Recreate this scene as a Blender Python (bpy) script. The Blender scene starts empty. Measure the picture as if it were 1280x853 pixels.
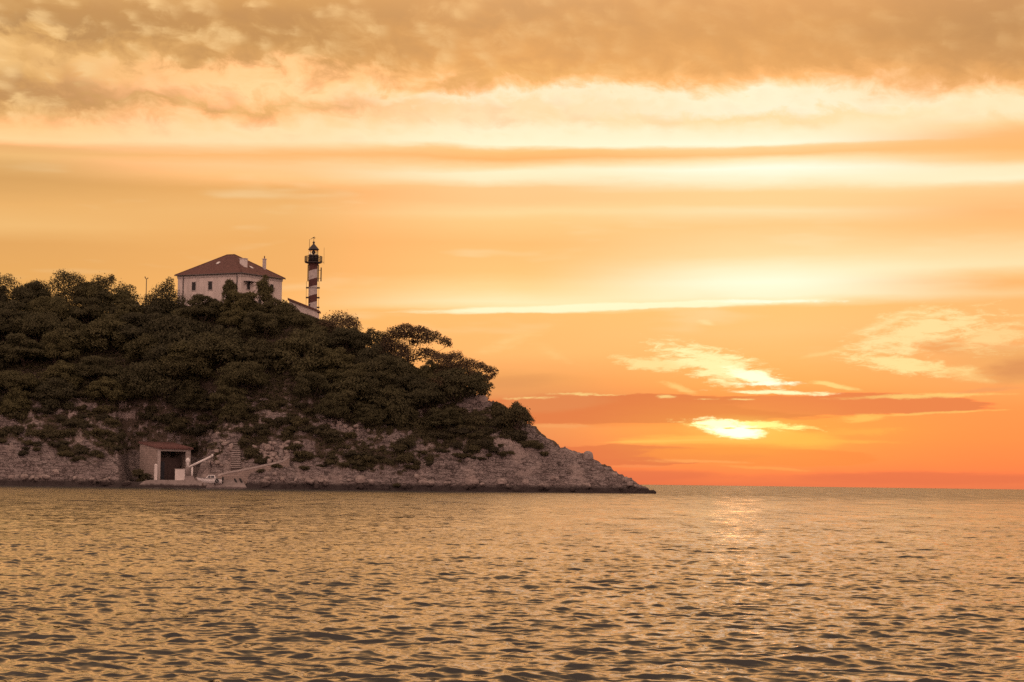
import bpy, math, random
import numpy as np
from mathutils import Vector, Matrix

R = math.radians
rng = np.random.default_rng(7)
random.seed(7)
sc = bpy.context.scene
COL = sc.collection

# ------------------------------------------------------------------ camera
F = 2845.0                      # focal length in pixels of a 1280 wide frame
CAM_H = 1.7
PITCH = math.atan(177.3 / F)
ROLL = math.atan(0.0128)
fwd = Vector((0, math.cos(PITCH), math.sin(PITCH)))
up0 = Vector((0, -math.sin(PITCH), math.cos(PITCH)))
rt0 = Vector((1, 0, 0))
rt = rt0 * math.cos(ROLL) + up0 * math.sin(ROLL)
up = up0 * math.cos(ROLL) - rt0 * math.sin(ROLL)
cd = bpy.data.cameras.new('camera')
cam = bpy.data.objects.new('camera', cd)
COL.objects.link(cam)
cam.matrix_world = Matrix(((rt.x, up.x, -fwd.x, 0), (rt.y, up.y, -fwd.y, 0), (rt.z, up.z, -fwd.z, CAM_H), (0, 0, 0, 1)))
cd.sensor_width = 36.0
cd.lens = F / 1280 * 36.0
cd.clip_start = 0.5
cd.clip_end = 120000
sc.camera = cam


def at(px, py, Y):
    d = fwd + rt * ((px - 640) / F) + up * ((426.5 - py) / F)
    k = Y / d.y
    return Vector((d.x * k, Y, CAM_H + d.z * k))


def proj(X, Y, Z):
    Zc = Z - CAM_H
    dz = X * fwd.x + Y * fwd.y + Zc * fwd.z
    u = (X * rt.x + Y * rt.y + Zc * rt.z) / dz * F
    v = (X * up.x + Y * up.y + Zc * up.z) / dz * F
    return 640 + u, 426.5 - v


# ------------------------------------------------------------------ small tools
def tag(o, label=None, cat=None, group=None, kind=None):
    if label: o['label'] = label
    if cat: o['category'] = cat
    if group: o['group'] = group
    if kind: o['kind'] = kind
    return o


def empty(name, loc, rotz=0.0, label=None, cat=None, group=None):
    o = bpy.data.objects.new(name, None)
    o.empty_display_size = 0.3
    COL.objects.link(o)
    o.location = loc
    o.rotation_euler = (0, 0, rotz)
    return tag(o, label, cat, group)


def mesh_np(name, verts, faces, mat, smooth=False):
    """verts (n,3), faces (m,k) arrays -> mesh data"""
    me = bpy.data.meshes.new(name)
    verts = np.asarray(verts, dtype=np.float32)
    faces = np.asarray(faces, dtype=np.int32)
    m, k = faces.shape
    me.vertices.add(len(verts))
    me.vertices.foreach_set('co', verts.ravel())
    me.loops.add(m * k)
    me.loops.foreach_set('vertex_index', faces.ravel())
    me.polygons.add(m)
    me.polygons.foreach_set('loop_start', np.arange(0, m * k, k, dtype=np.int32))
    try:
        me.polygons.foreach_set('loop_total', np.full(m, k, dtype=np.int32))
    except Exception:
        pass
    me.update(calc_edges=True)
    me.polygons.foreach_set('use_smooth', np.full(m, smooth, dtype=bool))
    if mat: me.materials.append(mat)
    return me


def link(name, me, parent=None):
    o = bpy.data.objects.new(name, me)
    COL.objects.link(o)
    if parent: o.parent = parent
    return o


class MB:
    """collects shapes, builds one mesh object"""
    def __init__(s):
        s.v, s.f, s.sm = [], [], []

    def add(s, vs, fs, smooth=False):
        b = len(s.v)
        s.v += [tuple(v) for v in vs]
        s.f += [tuple(i + b for i in f) for f in fs]
        s.sm += [smooth] * len(fs)
        return s

    def box(s, x0, x1, y0, y1, z0, z1):
        return s.hexa([(x0, y0, z0), (x1, y0, z0), (x1, y1, z0), (x0, y1, z0), (x0, y0, z1), (x1, y0, z1), (x1, y1, z1), (x0, y1, z1)])

    def hexa(s, p):
        return s.add(p, [(3, 2, 1, 0), (4, 5, 6, 7), (0, 1, 5, 4), (1, 2, 6, 5), (2, 3, 7, 6), (3, 0, 4, 7)])

    def tube(s, pts, rad, n=8, smooth=True):
        pts = [Vector(p) for p in pts]
        if not hasattr(rad, '__len__'): rad = [rad] * len(pts)
        vs, fs = [], []
        for i, p in enumerate(pts):
            d = (pts[min(i + 1, len(pts) - 1)] - pts[max(i - 1, 0)]).normalized()
            a = d.cross(Vector((0, 0, 1)) if abs(d.z) < 0.9 else Vector((1, 0, 0))).normalized()
            b = d.cross(a)
            for k in range(n):
                t = 2 * math.pi * k / n
                vs.append(p + (a * math.cos(t) + b * math.sin(t)) * rad[i])
        for i in range(len(pts) - 1):
            for k in range(n):
                k2 = (k + 1) % n
                fs.append((i * n + k, i * n + k2, (i + 1) * n + k2, (i + 1) * n + k))
        fs.append(tuple(range(n - 1, -1, -1)))
        fs.append(tuple((len(pts) - 1) * n + k for k in range(n)))
        return s.add(vs, fs, smooth)

    def lathe(s, prof, n=16, cx=0, cy=0, smooth=True, a0=0.0):
        vs, fs = [], []
        for r, z in prof:
            for k in range(n):
                t = a0 + 2 * math.pi * k / n
                vs.append((cx + r * math.cos(t), cy + r * math.sin(t), z))
        for i in range(len(prof) - 1):
            for k in range(n):
                k2 = (k + 1) % n
                fs.append((i * n + k, i * n + k2, (i + 1) * n + k2, (i + 1) * n + k))
        fs.append(tuple(range(n - 1, -1, -1)))
        fs.append(tuple((len(prof) - 1) * n + k for k in range(n)))
        return s.add(vs, fs, smooth)

    def build(s, name, mat, parent=None, label=None):
        me = bpy.data.meshes.new(name)
        me.from_pydata(s.v, [], s.f)
        me.polygons.foreach_set('use_smooth', s.sm)
        me.materials.append(mat)
        me.update()
        o = link(name, me, parent)
        if label: o['label'] = label
        return o


# value noise -----------------------------------------------------------
def _h(ix, iy, seed):
    h = (ix.astype(np.int64) * 374761393 + iy.astype(np.int64) * 668265263 + seed * 974634777) & 0xFFFFFFFF
    h = ((h ^ (h >> 13)) * 1274126177) & 0xFFFFFFFF
    h = h ^ (h >> 16)
    return (h & 0xFFFF) / 65535.0


def vnoise(x, y, seed=0):
    ix, iy = np.floor(x), np.floor(y)
    fx, fy = x - ix, y - iy
    fx = fx * fx * (3 - 2 * fx); fy = fy * fy * (3 - 2 * fy)
    a, b = _h(ix, iy, seed), _h(ix + 1, iy, seed)
    c, d = _h(ix, iy + 1, seed), _h(ix + 1, iy + 1, seed)
    return (a * (1 - fx) + b * fx) * (1 - fy) + (c * (1 - fx) + d * fx) * fy


def fbm(x, y, seed=0, oct=4):
    s, a, t = 0, 0.5, 0
    for o in range(oct):
        s = s + a * vnoise(x * 2 ** o, y * 2 ** o, seed + o); t += a; a *= 0.5
    return s / t


def sst(a, b, x):
    t = np.clip((x - a) / (b - a), 0, 1)
    return t * t * (3 - 2 * t)


# ------------------------------------------------------------------ materials
def s2l(c):
    return tuple((v / 255 / 12.92) if v / 255 <= 0.04045 else ((v / 255 + 0.055) / 1.055) ** 2.4 for v in c)


class NT:
    def __init__(s, tree):
        s.t = tree; s.n = tree.nodes; s.l = tree.links

    def node(s, typ, **kw):
        n = s.n.new(typ)
        for k, v in kw.items(): setattr(n, k, v)
        return n

    def put(s, sock, v):
        if isinstance(v, bpy.types.NodeSocket): s.l.new(v, sock)
        else:
            if hasattr(sock.default_value, '__len__') and hasattr(v, '__len__') and len(v) == 3 and len(sock.default_value) == 4:
                v = (*v, 1)
            sock.default_value = v

    def m(s, op, a, b=None, c=None, clamp=False):
        n = s.node('ShaderNodeMath', operation=op, use_clamp=clamp)
        s.put(n.inputs[0], a)
        if b is not None: s.put(n.inputs[1], b)
        if c is not None: s.put(n.inputs[2], c)
        return n.outputs[0]

    def smooth(s, a, b, x):
        n = s.node('ShaderNodeMapRange', interpolation_type='SMOOTHSTEP')
        s.put(n.inputs[0], x); n.inputs[1].default_value = a; n.inputs[2].default_value = b
        return n.outputs[0]

    def lin(s, a, b, x, c=0.0, d=1.0):
        n = s.node('ShaderNodeMapRange')
        s.put(n.inputs[0], x); n.inputs[1].default_value = a; n.inputs[2].default_value = b
        n.inputs[3].default_value = c; n.inputs[4].default_value = d
        return n.outputs[0]

    def mix(s, f, a, b, blend='MIX'):
        n = s.node('ShaderNodeMix', data_type='RGBA', blend_type=blend)
        s.put(n.inputs[0], f); s.put(n.inputs[6], a); s.put(n.inputs[7], b)
        return n.outputs[2]

    def noise(s, vec, scale=1.0, detail=3.0, rough=0.5, dist=0.0):
        n = s.node('ShaderNodeTexNoise')
        s.put(n.inputs['Vector'], vec)
        n.inputs['Scale'].default_value = scale; n.inputs['Detail'].default_value = detail
        n.inputs['Roughness'].default_value = rough; n.inputs['Distortion'].default_value = dist
        return n.outputs['Fac']

    def vec(s, x, y, z=0.0):
        n = s.node('ShaderNodeCombineXYZ')
        s.put(n.inputs[0], x); s.put(n.inputs[1], y); s.put(n.inputs[2], z)
        return n.outputs[0]

    def ramp(s, fac, stops, interp='LINEAR'):
        n = s.node('ShaderNodeValToRGB')
        r = n.color_ramp; r.interpolation = interp
        while len(r.elements) < len(stops): r.elements.new(0.5)
        for e, (p, c) in zip(r.elements, stops):
            e.position = p; e.color = (*c, 1)
        s.put(n.inputs[0], fac)
        return n.outputs[0]


def material(name):
    m = bpy.data.materials.new(name); m.use_nodes = True
    nt = NT(m.node_tree)
    b = m.node_tree.nodes['Principled BSDF']
    b.inputs['Specular IOR Level'].default_value = 0.3
    return m, nt, b


def plain(name, col, rough=0.7, var=0.25, scale=1.2, bump=0.0, metal=0.0, bscale=6.0, stretch=(1, 1, 1)):
    """a colour broken up by weathering noise in object space"""
    m, nt, b = material(name)
    tc = nt.node('ShaderNodeTexCoord').outputs['Object']
    mp = nt.node('ShaderNodeMapping'); nt.put(mp.inputs[0], tc); mp.inputs['Scale'].default_value = stretch
    n = nt.noise(mp.outputs[0], scale, 6, 0.65)
    lo = tuple(c * (1 - var) for c in col); hi = tuple(min(1, c * (1 + var)) for c in col)
    nt.put(b.inputs['Base Color'], nt.ramp(n, [(0.3, lo), (0.7, hi)]))
    b.inputs['Roughness'].default_value = rough
    b.inputs['Metallic'].default_value = metal
    if bump:
        bn = nt.node('ShaderNodeBump'); bn.inputs['Strength'].default_value = bump; bn.inputs['Distance'].default_value = 0.1
        nt.put(bn.inputs['Height'], nt.noise(mp.outputs[0], bscale, 5, 0.6))
        nt.put(b.inputs['Normal'], bn.outputs[0])
    return m


def tile_mat(name, col):
    m, nt, b = material(name)
    tc = nt.node('ShaderNodeTexCoord').outputs['Object']
    n = nt.noise(tc, 1.6, 6, 0.7)
    n2 = nt.noise(tc, 7.0, 2, 0.5)
    c = nt.ramp(n, [(0.3, tuple(v * 0.65 for v in col)), (0.72, tuple(v * 1.3 for v in col))])
    nt.put(b.inputs['Base Color'], nt.mix(nt.m('MULTIPLY', n2, 0.35), c, tuple(v * 0.55 for v in col)))
    b.inputs['Roughness'].default_value = 0.85
    w = nt.node('ShaderNodeTexWave'); w.inputs['Scale'].default_value = 1.6; nt.put(w.inputs['Vector'], tc)
    w2 = nt.node('ShaderNodeTexWave', bands_direction='Y'); w2.inputs['Scale'].default_value = 1.4; nt.put(w2.inputs['Vector'], tc)
    bn = nt.node('ShaderNodeBump'); bn.inputs['Strength'].default_value = 0.6; bn.inputs['Distance'].default_value = 0.08
    nt.put(bn.inputs['Height'], nt.m('ADD', w.outputs['Fac'], nt.m('MULTIPLY', w2.outputs['Fac'], 0.6)))
    nt.put(b.inputs['Normal'], bn.outputs[0])
    return m


def block_mat(name, col, mortar, w=0.9, h=0.35):
    m, nt, b = material(name)
    tc = nt.node('ShaderNodeTexCoord').outputs['Object']
    sx = nt.node('ShaderNodeSeparateXYZ'); nt.put(sx.inputs[0], tc)
    v = nt.vec(nt.m('ADD', sx.outputs[0], sx.outputs[1]), sx.outputs[2], 0.0)
    br = nt.node('ShaderNodeTexBrick')
    nt.put(br.inputs['Vector'], v)
    br.inputs['Scale'].default_value = 1.0
    br.inputs['Brick Width'].default_value = w; br.inputs['Row Height'].default_value = h
    br.inputs['Mortar Size'].default_value = 0.03
    nt.put(br.inputs['Color1'], tuple(c * 0.85 for c in col)); nt.put(br.inputs['Color2'], tuple(c * 1.15 for c in col)); nt.put(br.inputs['Mortar'], mortar)
    n = nt.noise(tc, 1.1, 6, 0.7)
    nt.put(b.inputs['Base Color'], nt.mix(nt.lin(0.35, 0.75, n, 0, 0.55), br.outputs['Color'], tuple(c * 0.5 for c in col)))
    b.inputs['Roughness'].default_value = 0.9
    bn = nt.node('ShaderNodeBump'); bn.inputs['Strength'].default_value = 0.5; bn.inputs['Distance'].default_value = 0.05
    nt.put(bn.inputs['Height'], br.outputs['Fac']); bn.invert = True
    nt.put(b.inputs['Normal'], bn.outputs[0])
    return m


def foliage_mat(name, lo, hi):
    m, nt, b = material(name)
    oi = nt.node('ShaderNodeObjectInfo').outputs['Random']
    tc = nt.node('ShaderNodeTexCoord').outputs['Object']
    n = nt.noise(tc, 0.8, 3, 0.6)
    f = nt.m('ADD', nt.m('MULTIPLY', oi, 0.5), nt.m('MULTIPLY', n, 0.6), clamp=True)
    col = nt.ramp(f, [(0.15, lo), (0.9, hi)])
    nt.put(b.inputs['Base Color'], col)
    b.inputs['Roughness'].default_value = 0.75
    b.inputs['Specular IOR Level'].default_value = 0.15
    tr = nt.node('ShaderNodeBsdfTranslucent'); nt.put(tr.inputs[0], col)
    mx = nt.node('ShaderNodeMixShader'); mx.inputs[0].default_value = 0.18
    nt.l.new(b.outputs[0], mx.inputs[1]); nt.l.new(tr.outputs[0], mx.inputs[2])
    nt.l.new(mx.outputs[0], m.node_tree.nodes['Material Output'].inputs['Surface'])
    return m


MT = {}
MT['needles'] = foliage_mat('pine_needles', (0.053, 0.05, 0.031), (0.122, 0.11, 0.048))
MT['needles_brown'] = foliage_mat('dry_pine_needles', (0.075, 0.054, 0.036), (0.13, 0.092, 0.052))
MT['scrub'] = foliage_mat('scrub_leaves', (0.05, 0.045, 0.031), (0.108, 0.094, 0.046))
MT['bark'] = plain('bark', (0.10, 0.07, 0.055), 0.9, 0.4, 3.0, 0.5, stretch=(1, 1, 0.3))
MT['plaster'] = plain('old_plaster', (0.62, 0.54, 0.50), 0.85, 0.2, 0.7, 0.15, stretch=(1, 1, 0.5))
MT['plaster_white'] = plain('white_plaster', (0.66, 0.60, 0.57), 0.85, 0.12, 1.0, 0.1)
MT['trim'] = plain('stone_trim', (0.52, 0.46, 0.43), 0.85, 0.15, 2.0)
MT['tiles'] = tile_mat('red_roof_tiles', (0.15, 0.073, 0.062))
MT['tiles_bright'] = tile_mat('bright_red_tiles', (0.16, 0.08, 0.07))
MT['tiles_dark'] = tile_mat('dark_roof_tiles', (0.16, 0.08, 0.065))
MT['shutter'] = plain('dark_shutter', (0.03, 0.027, 0.027), 0.7, 0.2, 4.0)
MT['dark_metal'] = plain('dark_painted_metal', (0.05, 0.04, 0.042), 0.5, 0.25, 4.0)
MT['grey_metal'] = plain('grey_metal', (0.14, 0.13, 0.13), 0.45, 0.2, 4.0, metal=0.4)
MT['concrete'] = plain('pale_concrete', (0.40, 0.345, 0.32), 0.9, 0.25, 0.9, 0.4)
MT['concrete_dark'] = plain('weathered_concrete', (0.23, 0.19, 0.178), 0.9, 0.3, 0.8, 0.4)
MT['blocks'] = block_mat('stone_blocks', (0.36, 0.285, 0.25), (0.20, 0.165, 0.15))
MT['white_paint'] = plain('white_paint', (0.72, 0.68, 0.66), 0.55, 0.1, 2.0)
MT['dark_in'] = plain('dark_boarding', (0.035, 0.035, 0.042), 0.8, 0.3, 2.0)
MT['rust_in'] = plain('rusty_boarding', (0.06, 0.04, 0.036), 0.8, 0.3, 2.0)
MT['riser'] = plain('shaded_step_riser', (0.10, 0.078, 0.07), 0.9, 0.3, 2.0, 0.3)  # dark colour stands in for the shadow under each tread's nosing
MT['rubber'] = plain('black_rubber', (0.02, 0.02, 0.02), 0.6, 0.2, 4.0)
m, nt, b = material('limestone_boulder')
tc = nt.node('ShaderNodeTexCoord').outputs['Object']
gp = nt.node('ShaderNodeNewGeometry').outputs['Position']
sx = nt.node('ShaderNodeSeparateXYZ'); nt.put(sx.inputs[0], gp)
n = nt.noise(gp, 2.4, 6, 0.7)
cc = nt.ramp(n, [(0.3, (0.15, 0.115, 0.10)), (0.5, (0.28, 0.225, 0.205)), (0.72, (0.38, 0.32, 0.295))])
nt.put(b.inputs['Base Color'], nt.mix(nt.smooth(1.75, 0.85, nt.m('ADD', sx.outputs[2], nt.lin(0.3, 0.7, n, -0.3, 0.3))), cc, (0.05, 0.038, 0.035)))
b.inputs['Roughness'].default_value = 0.92
MT['boulder'] = m

m, nt, b = material('glass_pane')
b.inputs['Base Color'].default_value = (0.9, 0.9, 0.9, 1); b.inputs['Roughness'].default_value = 0.03
b.inputs['Transmission Weight'].default_value = 1.0; b.inputs['IOR'].default_value = 1.05
MT['glass'] = m
m, nt, b = material('window_glass')
b.inputs['Base Color'].default_value = (0.03, 0.03, 0.035, 1); b.inputs['Roughness'].default_value = 0.08
b.inputs['Specular IOR Level'].default_value = 0.5
MT['pane'] = m

# red and white bands round the tower, tilted as they are painted
m, nt, b = material('banded_tower_paint')
tc = nt.node('ShaderNodeTexCoord').outputs['Object']
sx = nt.node('ShaderNodeSeparateXYZ'); nt.put(sx.inputs[0], tc)
ph = nt.m('SUBTRACT', sx.outputs[2], nt.m('MULTIPLY', sx.outputs[0], 0.30))
ph = nt.m('FRACT', nt.m('DIVIDE', nt.m('SUBTRACT', ph, 1.62), 3.44))
isred = nt.m('LESS_THAN', ph, 0.45)
n = nt.noise(tc, 1.4, 6, 0.7)
wht = nt.ramp(n, [(0.3, (0.36, 0.31, 0.30)), (0.7, (0.58, 0.52, 0.49))])
red = nt.ramp(n, [(0.3, (0.07, 0.028, 0.025)), (0.7, (0.12, 0.048, 0.042))])
nt.put(b.inputs['Base Color'], nt.mix(isred, wht, red)); b.inputs['Roughness'].default_value = 0.7
MT['bands'] = m

# ------------------------------------------------------------------ the headland
X_TIP = 26.0


def Wd(X):
    return np.clip(0.45 * (X_TIP - X) + 3.0, 3.0, 48.0)


def shore(X):
    X = np.asarray(X, dtype=float)
    return 427 + 1.6 * (fbm(X * 0.06 + 31, X * 0 + 3.3, 5, 3) - 0.5) + 1.3 * (fbm(X * 0.55 + 3, X * 0 + 8.1, 7, 3) - 0.5)


H_PX = [-900, -300, 0, 100, 200, 300, 370, 400, 440, 500, 560, 590, 605, 640, 660, 700, 740, 770, 800, 814, 830]
H_V = [150, 185, 203, 213, 222, 226, 220, 207, 187, 158, 132, 122, 117, 97, 84, 59, 39, 23, 9.5, 0.5, -14]


def ground(X, Y, detail=False):
    X = np.asarray(X, dtype=float); Y = np.asarray(Y, dtype=float)
    W = Wd(X); S = shore(X)
    Yr = S + W
    pr = 640 + X * F / Yr
    hp = np.interp(pr, H_PX, H_V)
    Hr = CAM_H + (hp - 11.3) * Yr / F
    t = (Y - S) / W
    g = np.interp(t, [0, 0.06, 0.13, 0.3, 0.6, 0.85, 1], [0, 0.085, 0.145, 0.34, 0.66, 0.9, 1])
    z = Hr * g
    z = np.where(t < 0, (Y - S) * 0.9, z)
    Pl = np.interp(pr, [-300, 370, 430, 480], [38, 34, 10, 2])
    back = np.clip((Y - Yr - Pl) / (W + 18), 0, 1.3)
    z = np.where(t > 1, Hr * (1 - back ** 1.3) - np.clip(back - 0.9, 0, 1) * 8, z)
    # level ground cut for the boathouse and its quay
    dist = np.maximum.reduce([-73.4 - X, X + 59.5, Y - 444.0, np.zeros_like(X)])
    z = np.where(t > 0, np.minimum(z, np.maximum(0.95 + 3.4 * dist, 0)), z)
    ds = np.maximum.reduce([-56.6 - X, X + 49.6, np.zeros_like(X)])
    z = np.where(t > 0, np.minimum(z, -0.55 + np.maximum(Y - 426.8, 0) * 0.62 + np.maximum(Y - 429.3, 0) * 1.1 + ds * 3.0), z)
    if detail:
        dist = np.minimum(dist, np.where(Y < 432, ds + 0.2, 9e9))
        a = sst(-0.06, 0.03, t)
        px, py = proj(X, Y, z)
        rock = 1 - vegm(px, py)
        damp = np.clip(dist / 1.6, 0.08, 1)
        tip = np.clip((X_TIP - X) / 14, 0.3, 1)
        n = (fbm(X * 0.13, Y * 0.13 + z * 0.13, 11, 3) - 0.5) * 3.0 * tip
        n += (fbm(X * 0.5 + z * 0.2, Y * 0.5 + z * 0.4, 17, 3) - 0.5) * 1.5 * (0.35 + 0.65 * rock) * (0.5 + 0.5 * tip)
        # broken beds: ridged noise sheared so the beds dip towards the point
        q = (X * 0.42 + z * 0.85) * 0.55
        rid = 1 - np.abs(2 * fbm(q, (X - z) * 0.16 + Y * 0.2, 23, 3) - 1)
        n += (rid - 0.6) * 1.1 * (0.3 + 0.7 * rock)
        n += (vnoise(X * 1.3, Y * 1.3 + z * 1.3, 29) - 0.5) * 0.95 * (0.3 + 0.7 * rock)
        n += (vnoise(X * 2.6, Y * 2.6 + z * 2.6, 37) - 0.5) * 0.6 * (0.3 + 0.7 * rock)
        z = z + a * n * damp
        # bedding ledges dipping towards the point
        st1 = 1.15
        q1 = (z + 0.22 * X + 0.9 * (fbm(X * 0.11, Y * 0.11, 53, 2) - 0.5)) / st1
        f1 = q1 - np.floor(q1)
        z = z + a * damp * rock * 0.45 * st1 * (sst(0.25, 0.6, f1) - f1) * np.clip(fbm(X * 0.2, Y * 0.2 + z * 0.2, 57, 2) * 2 - 0.3, 0, 1)
    return z


L_X = [-900, 0, 60, 120, 165, 240, 300, 340, 400, 430, 500, 522, 600, 640, 690, 702, 730]
L_Y = [560, 548, 563, 572, 566, 574, 570, 577, 580, 588, 588, 573, 568, 556, 552, 530, 470]
PALE = [(25, 540, 48, 5, 30), (105, 553, 30, 5, 38), (140, 540, 16, 4, 20), (288, 566, 11, 26, 0), (346, 566, 19, 15, 0), (445, 541, 40, 7, 24),
        (386, 560, 12, 7, 0), (388, 453, 30, 6, 6), (592, 506, 26, 8, -8), (632, 556, 30, 9, 45), (668, 540, 40, 12, 33), (266, 546, 12, 7, 0),
        (490, 546, 13, 7, 0), (560, 566, 24, 4, 0), (205, 466, 8, 9, 0), (100, 507, 34, 4, 8), (292, 503, 14, 8, 0), (160, 520, 20, 4, 0), (60, 500, 14, 4, 10),
        (595, 545, 16, 5, 40), (524, 560, 12, 7, 0), (345, 520, 14, 6, 0), (20, 512, 14, 4, 0)]


def vegm(px, py):
    """1 where soil and scrub cover the rock, 0 on bare rock"""
    n = fbm(px * 0.07, py * 0.14, 41, 5) - 0.5
    v = sst(4, -5, py + n * 46 - np.interp(px, L_X, L_Y))
    sp = fbm(px * 0.16 + 7, py * 0.3, 47, 3)
    v = v * (1 - sst(0.565, 0.63, sp) * sst(455, 510, py + 18 * n))
    for cx, cy, rx, ry, an in PALE:
        c, s = math.cos(R(an)), math.sin(R(an))
        dx, dy = px - cx, py - cy
        u = (dx * c + dy * s) / rx; w = (-dx * s + dy * c) / ry
        d = u * u + w * w + n * 4.4
        v = v * sst(0.7, 1.2, d)
    return v


xs = np.concatenate([np.linspace(-150, -104, 80)[:-1], np.arange(-104, 27.6, 0.2)])
nx = len(xs)
tr = np.concatenate([np.linspace(-0.12, 0, 8)[:-1], np.linspace(0, 1.0, 250)])
bk = np.concatenate([np.linspace(0.6, 45, 50), np.linspace(48, 150, 30)])
Xg = np.repeat(xs[None, :], len(tr) + len(bk), 0)
Wx, Sx = Wd(xs), shore(xs)
Yg = np.concatenate([Sx[None] + Wx[None] * tr[:, None], Sx[None] + Wx[None] + bk[:, None] * (0.25 + 0.75 * Wx[None] / 48)], 0)
Zg = ground(Xg, Yg, True)
ny = Xg.shape[0]
Zg = np.maximum(Zg, -6)
idx = np.arange(nx * ny).reshape(ny, nx)
faces = np.stack([idx[:-1, :-1], idx[:-1, 1:], idx[1:, 1:], idx[1:, :-1]], -1).reshape(-1, 4)
# rock material driven by a mask of where soil lies
m, nt, b = material('limestone_headland')
tc = nt.node('ShaderNodeTexCoord').outputs['Object']
at_ = nt.node('ShaderNodeAttribute'); at_.attribute_name = 'soil'
sx = nt.node('ShaderNodeSeparateXYZ'); nt.put(sx.inputs[0], tc)
n1 = nt.noise(tc, 0.35, 6, 0.65)
n2 = nt.noise(tc, 2.2, 5, 0.7)
mp = nt.node('ShaderNodeMapping'); nt.put(mp.inputs[0], tc)
mp.inputs['Rotation'].default_value = (0, R(-38), 0); mp.inputs['Scale'].default_value = (0.35, 0.8, 3.0)
n3 = nt.noise(mp.outputs[0], 1.0, 5, 0.65)
rock = nt.ramp(n1, [(0.28, (0.17, 0.132, 0.122)), (0.5, (0.24, 0.195, 0.185)), (0.72, (0.32, 0.27, 0.255))])
rock = nt.mix(nt.smooth(0.5, 0.68, n2), rock, (0.085, 0.064, 0.058))
n4 = nt.noise(tc, 4.5, 4, 0.75)
rock = nt.mix(nt.smooth(0.52, 0.66, n4), rock, (0.075, 0.056, 0.05))
rock = nt.mix(nt.m('MULTIPLY', nt.smooth(0.46, 0.36, n4), 0.6), rock, (0.42, 0.36, 0.34))
rock = nt.mix(nt.m('MULTIPLY', nt.smooth(0.56, 0.7, n3), 0.7), rock, (0.09, 0.068, 0.062))
vo = nt.node('ShaderNodeTexVoronoi', feature='DISTANCE_TO_EDGE'); vo.inputs['Scale'].default_value = 0.55
wv = nt.node('ShaderNodeVectorMath', operation='MULTIPLY_ADD'); ncol = nt.node('ShaderNodeTexNoise'); ncol.inputs['Scale'].default_value = 0.8; ncol.inputs['Detail'].default_value = 5
nt.put(ncol.inputs['Vector'], tc); nt.put(wv.inputs[0], ncol.outputs['Color']); wv.inputs[1].default_value = (2.2, 2.2, 2.2); nt.put(wv.inputs[2], mp.outputs[0])
nt.put(vo.inputs['Vector'], wv.outputs[0])
rock = nt.mix(nt.m('MULTIPLY', nt.smooth(0.085, 0.02, vo.outputs['Distance']), 0.85), rock, (0.05, 0.038, 0.034))  # crevice shadow put into the rock colour as dark cracks
n5 = nt.noise(tc, 0.16, 4, 0.6)
rock = nt.mix(nt.smooth(0.52, 0.66, n5), rock, nt.mix(0.55, rock, (0.42, 0.34, 0.31)))
soil = nt.ramp(n2, [(0.3, (0.065, 0.05, 0.036)), (0.7, (0.125, 0.092, 0.07))])
col = nt.mix(nt.smooth(0.3, 0.7, nt.m('ADD', at_.outputs['Fac'], nt.lin(0.3, 0.7, n2, -0.25, 0.25))), rock, soil)
wet = nt.smooth(1.55, 0.75, nt.m('ADD', sx.outputs[2], nt.lin(0.3, 0.7, n2, -0.25, 0.25)))
col = nt.mix(wet, col, (0.045, 0.034, 0.032))
nt.put(b.inputs['Base Color'], col)
b.inputs['Roughness'].default_value = 0.92
bn = nt.node('ShaderNodeBump'); bn.inputs['Strength'].default_value = 0.9; bn.inputs['Distance'].default_value = 0.35
nt.put(bn.inputs['Height'], nt.m('ADD', nt.noise(tc, 1.8, 6, 0.75), nt.m('MULTIPLY', n3, 0.7)))
nt.put(b.inputs['Normal'], bn.outputs[0])
MT['headland'] = m
me = mesh_np('headland', np.stack([Xg, Yg, Zg], -1).reshape(-1, 3), faces, m, False)
pxg, pyg = proj(Xg, Yg, Zg)
a = me.attributes.new('soil', 'FLOAT', 'POINT')
sv = vegm(pxg, pyg)
sv[len(tr):] = np.maximum(sv[len(tr):], (Zg[len(tr):] > 5) * 1.0)
a.data.foreach_set('value', sv.astype(np.float32).ravel())
tag(link('headland', me), 'pale limestone headland sloping down to a point in the sea', 'headland', kind='structure')


def hit(px, py):
    d = fwd + rt * ((px - 640) / F) + up * ((426.5 - py) / F)
    Ys = np.arange(424, 560, 0.2)
    Xr = d.x / d.y * Ys; Zr = CAM_H + d.z / d.y * Ys
    k = np.nonzero(ground(Xr, Ys) >= Zr)[0]
    i = k[0] if len(k) else int(np.argmin(Zr - ground(Xr, Ys)))
    return Vector((Xr[i], Ys[i], float(ground(Xr[i], Ys[i]))))


def gz(x, y):
    return float(ground(np.array([x]), np.array([y]), True)[0])


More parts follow.
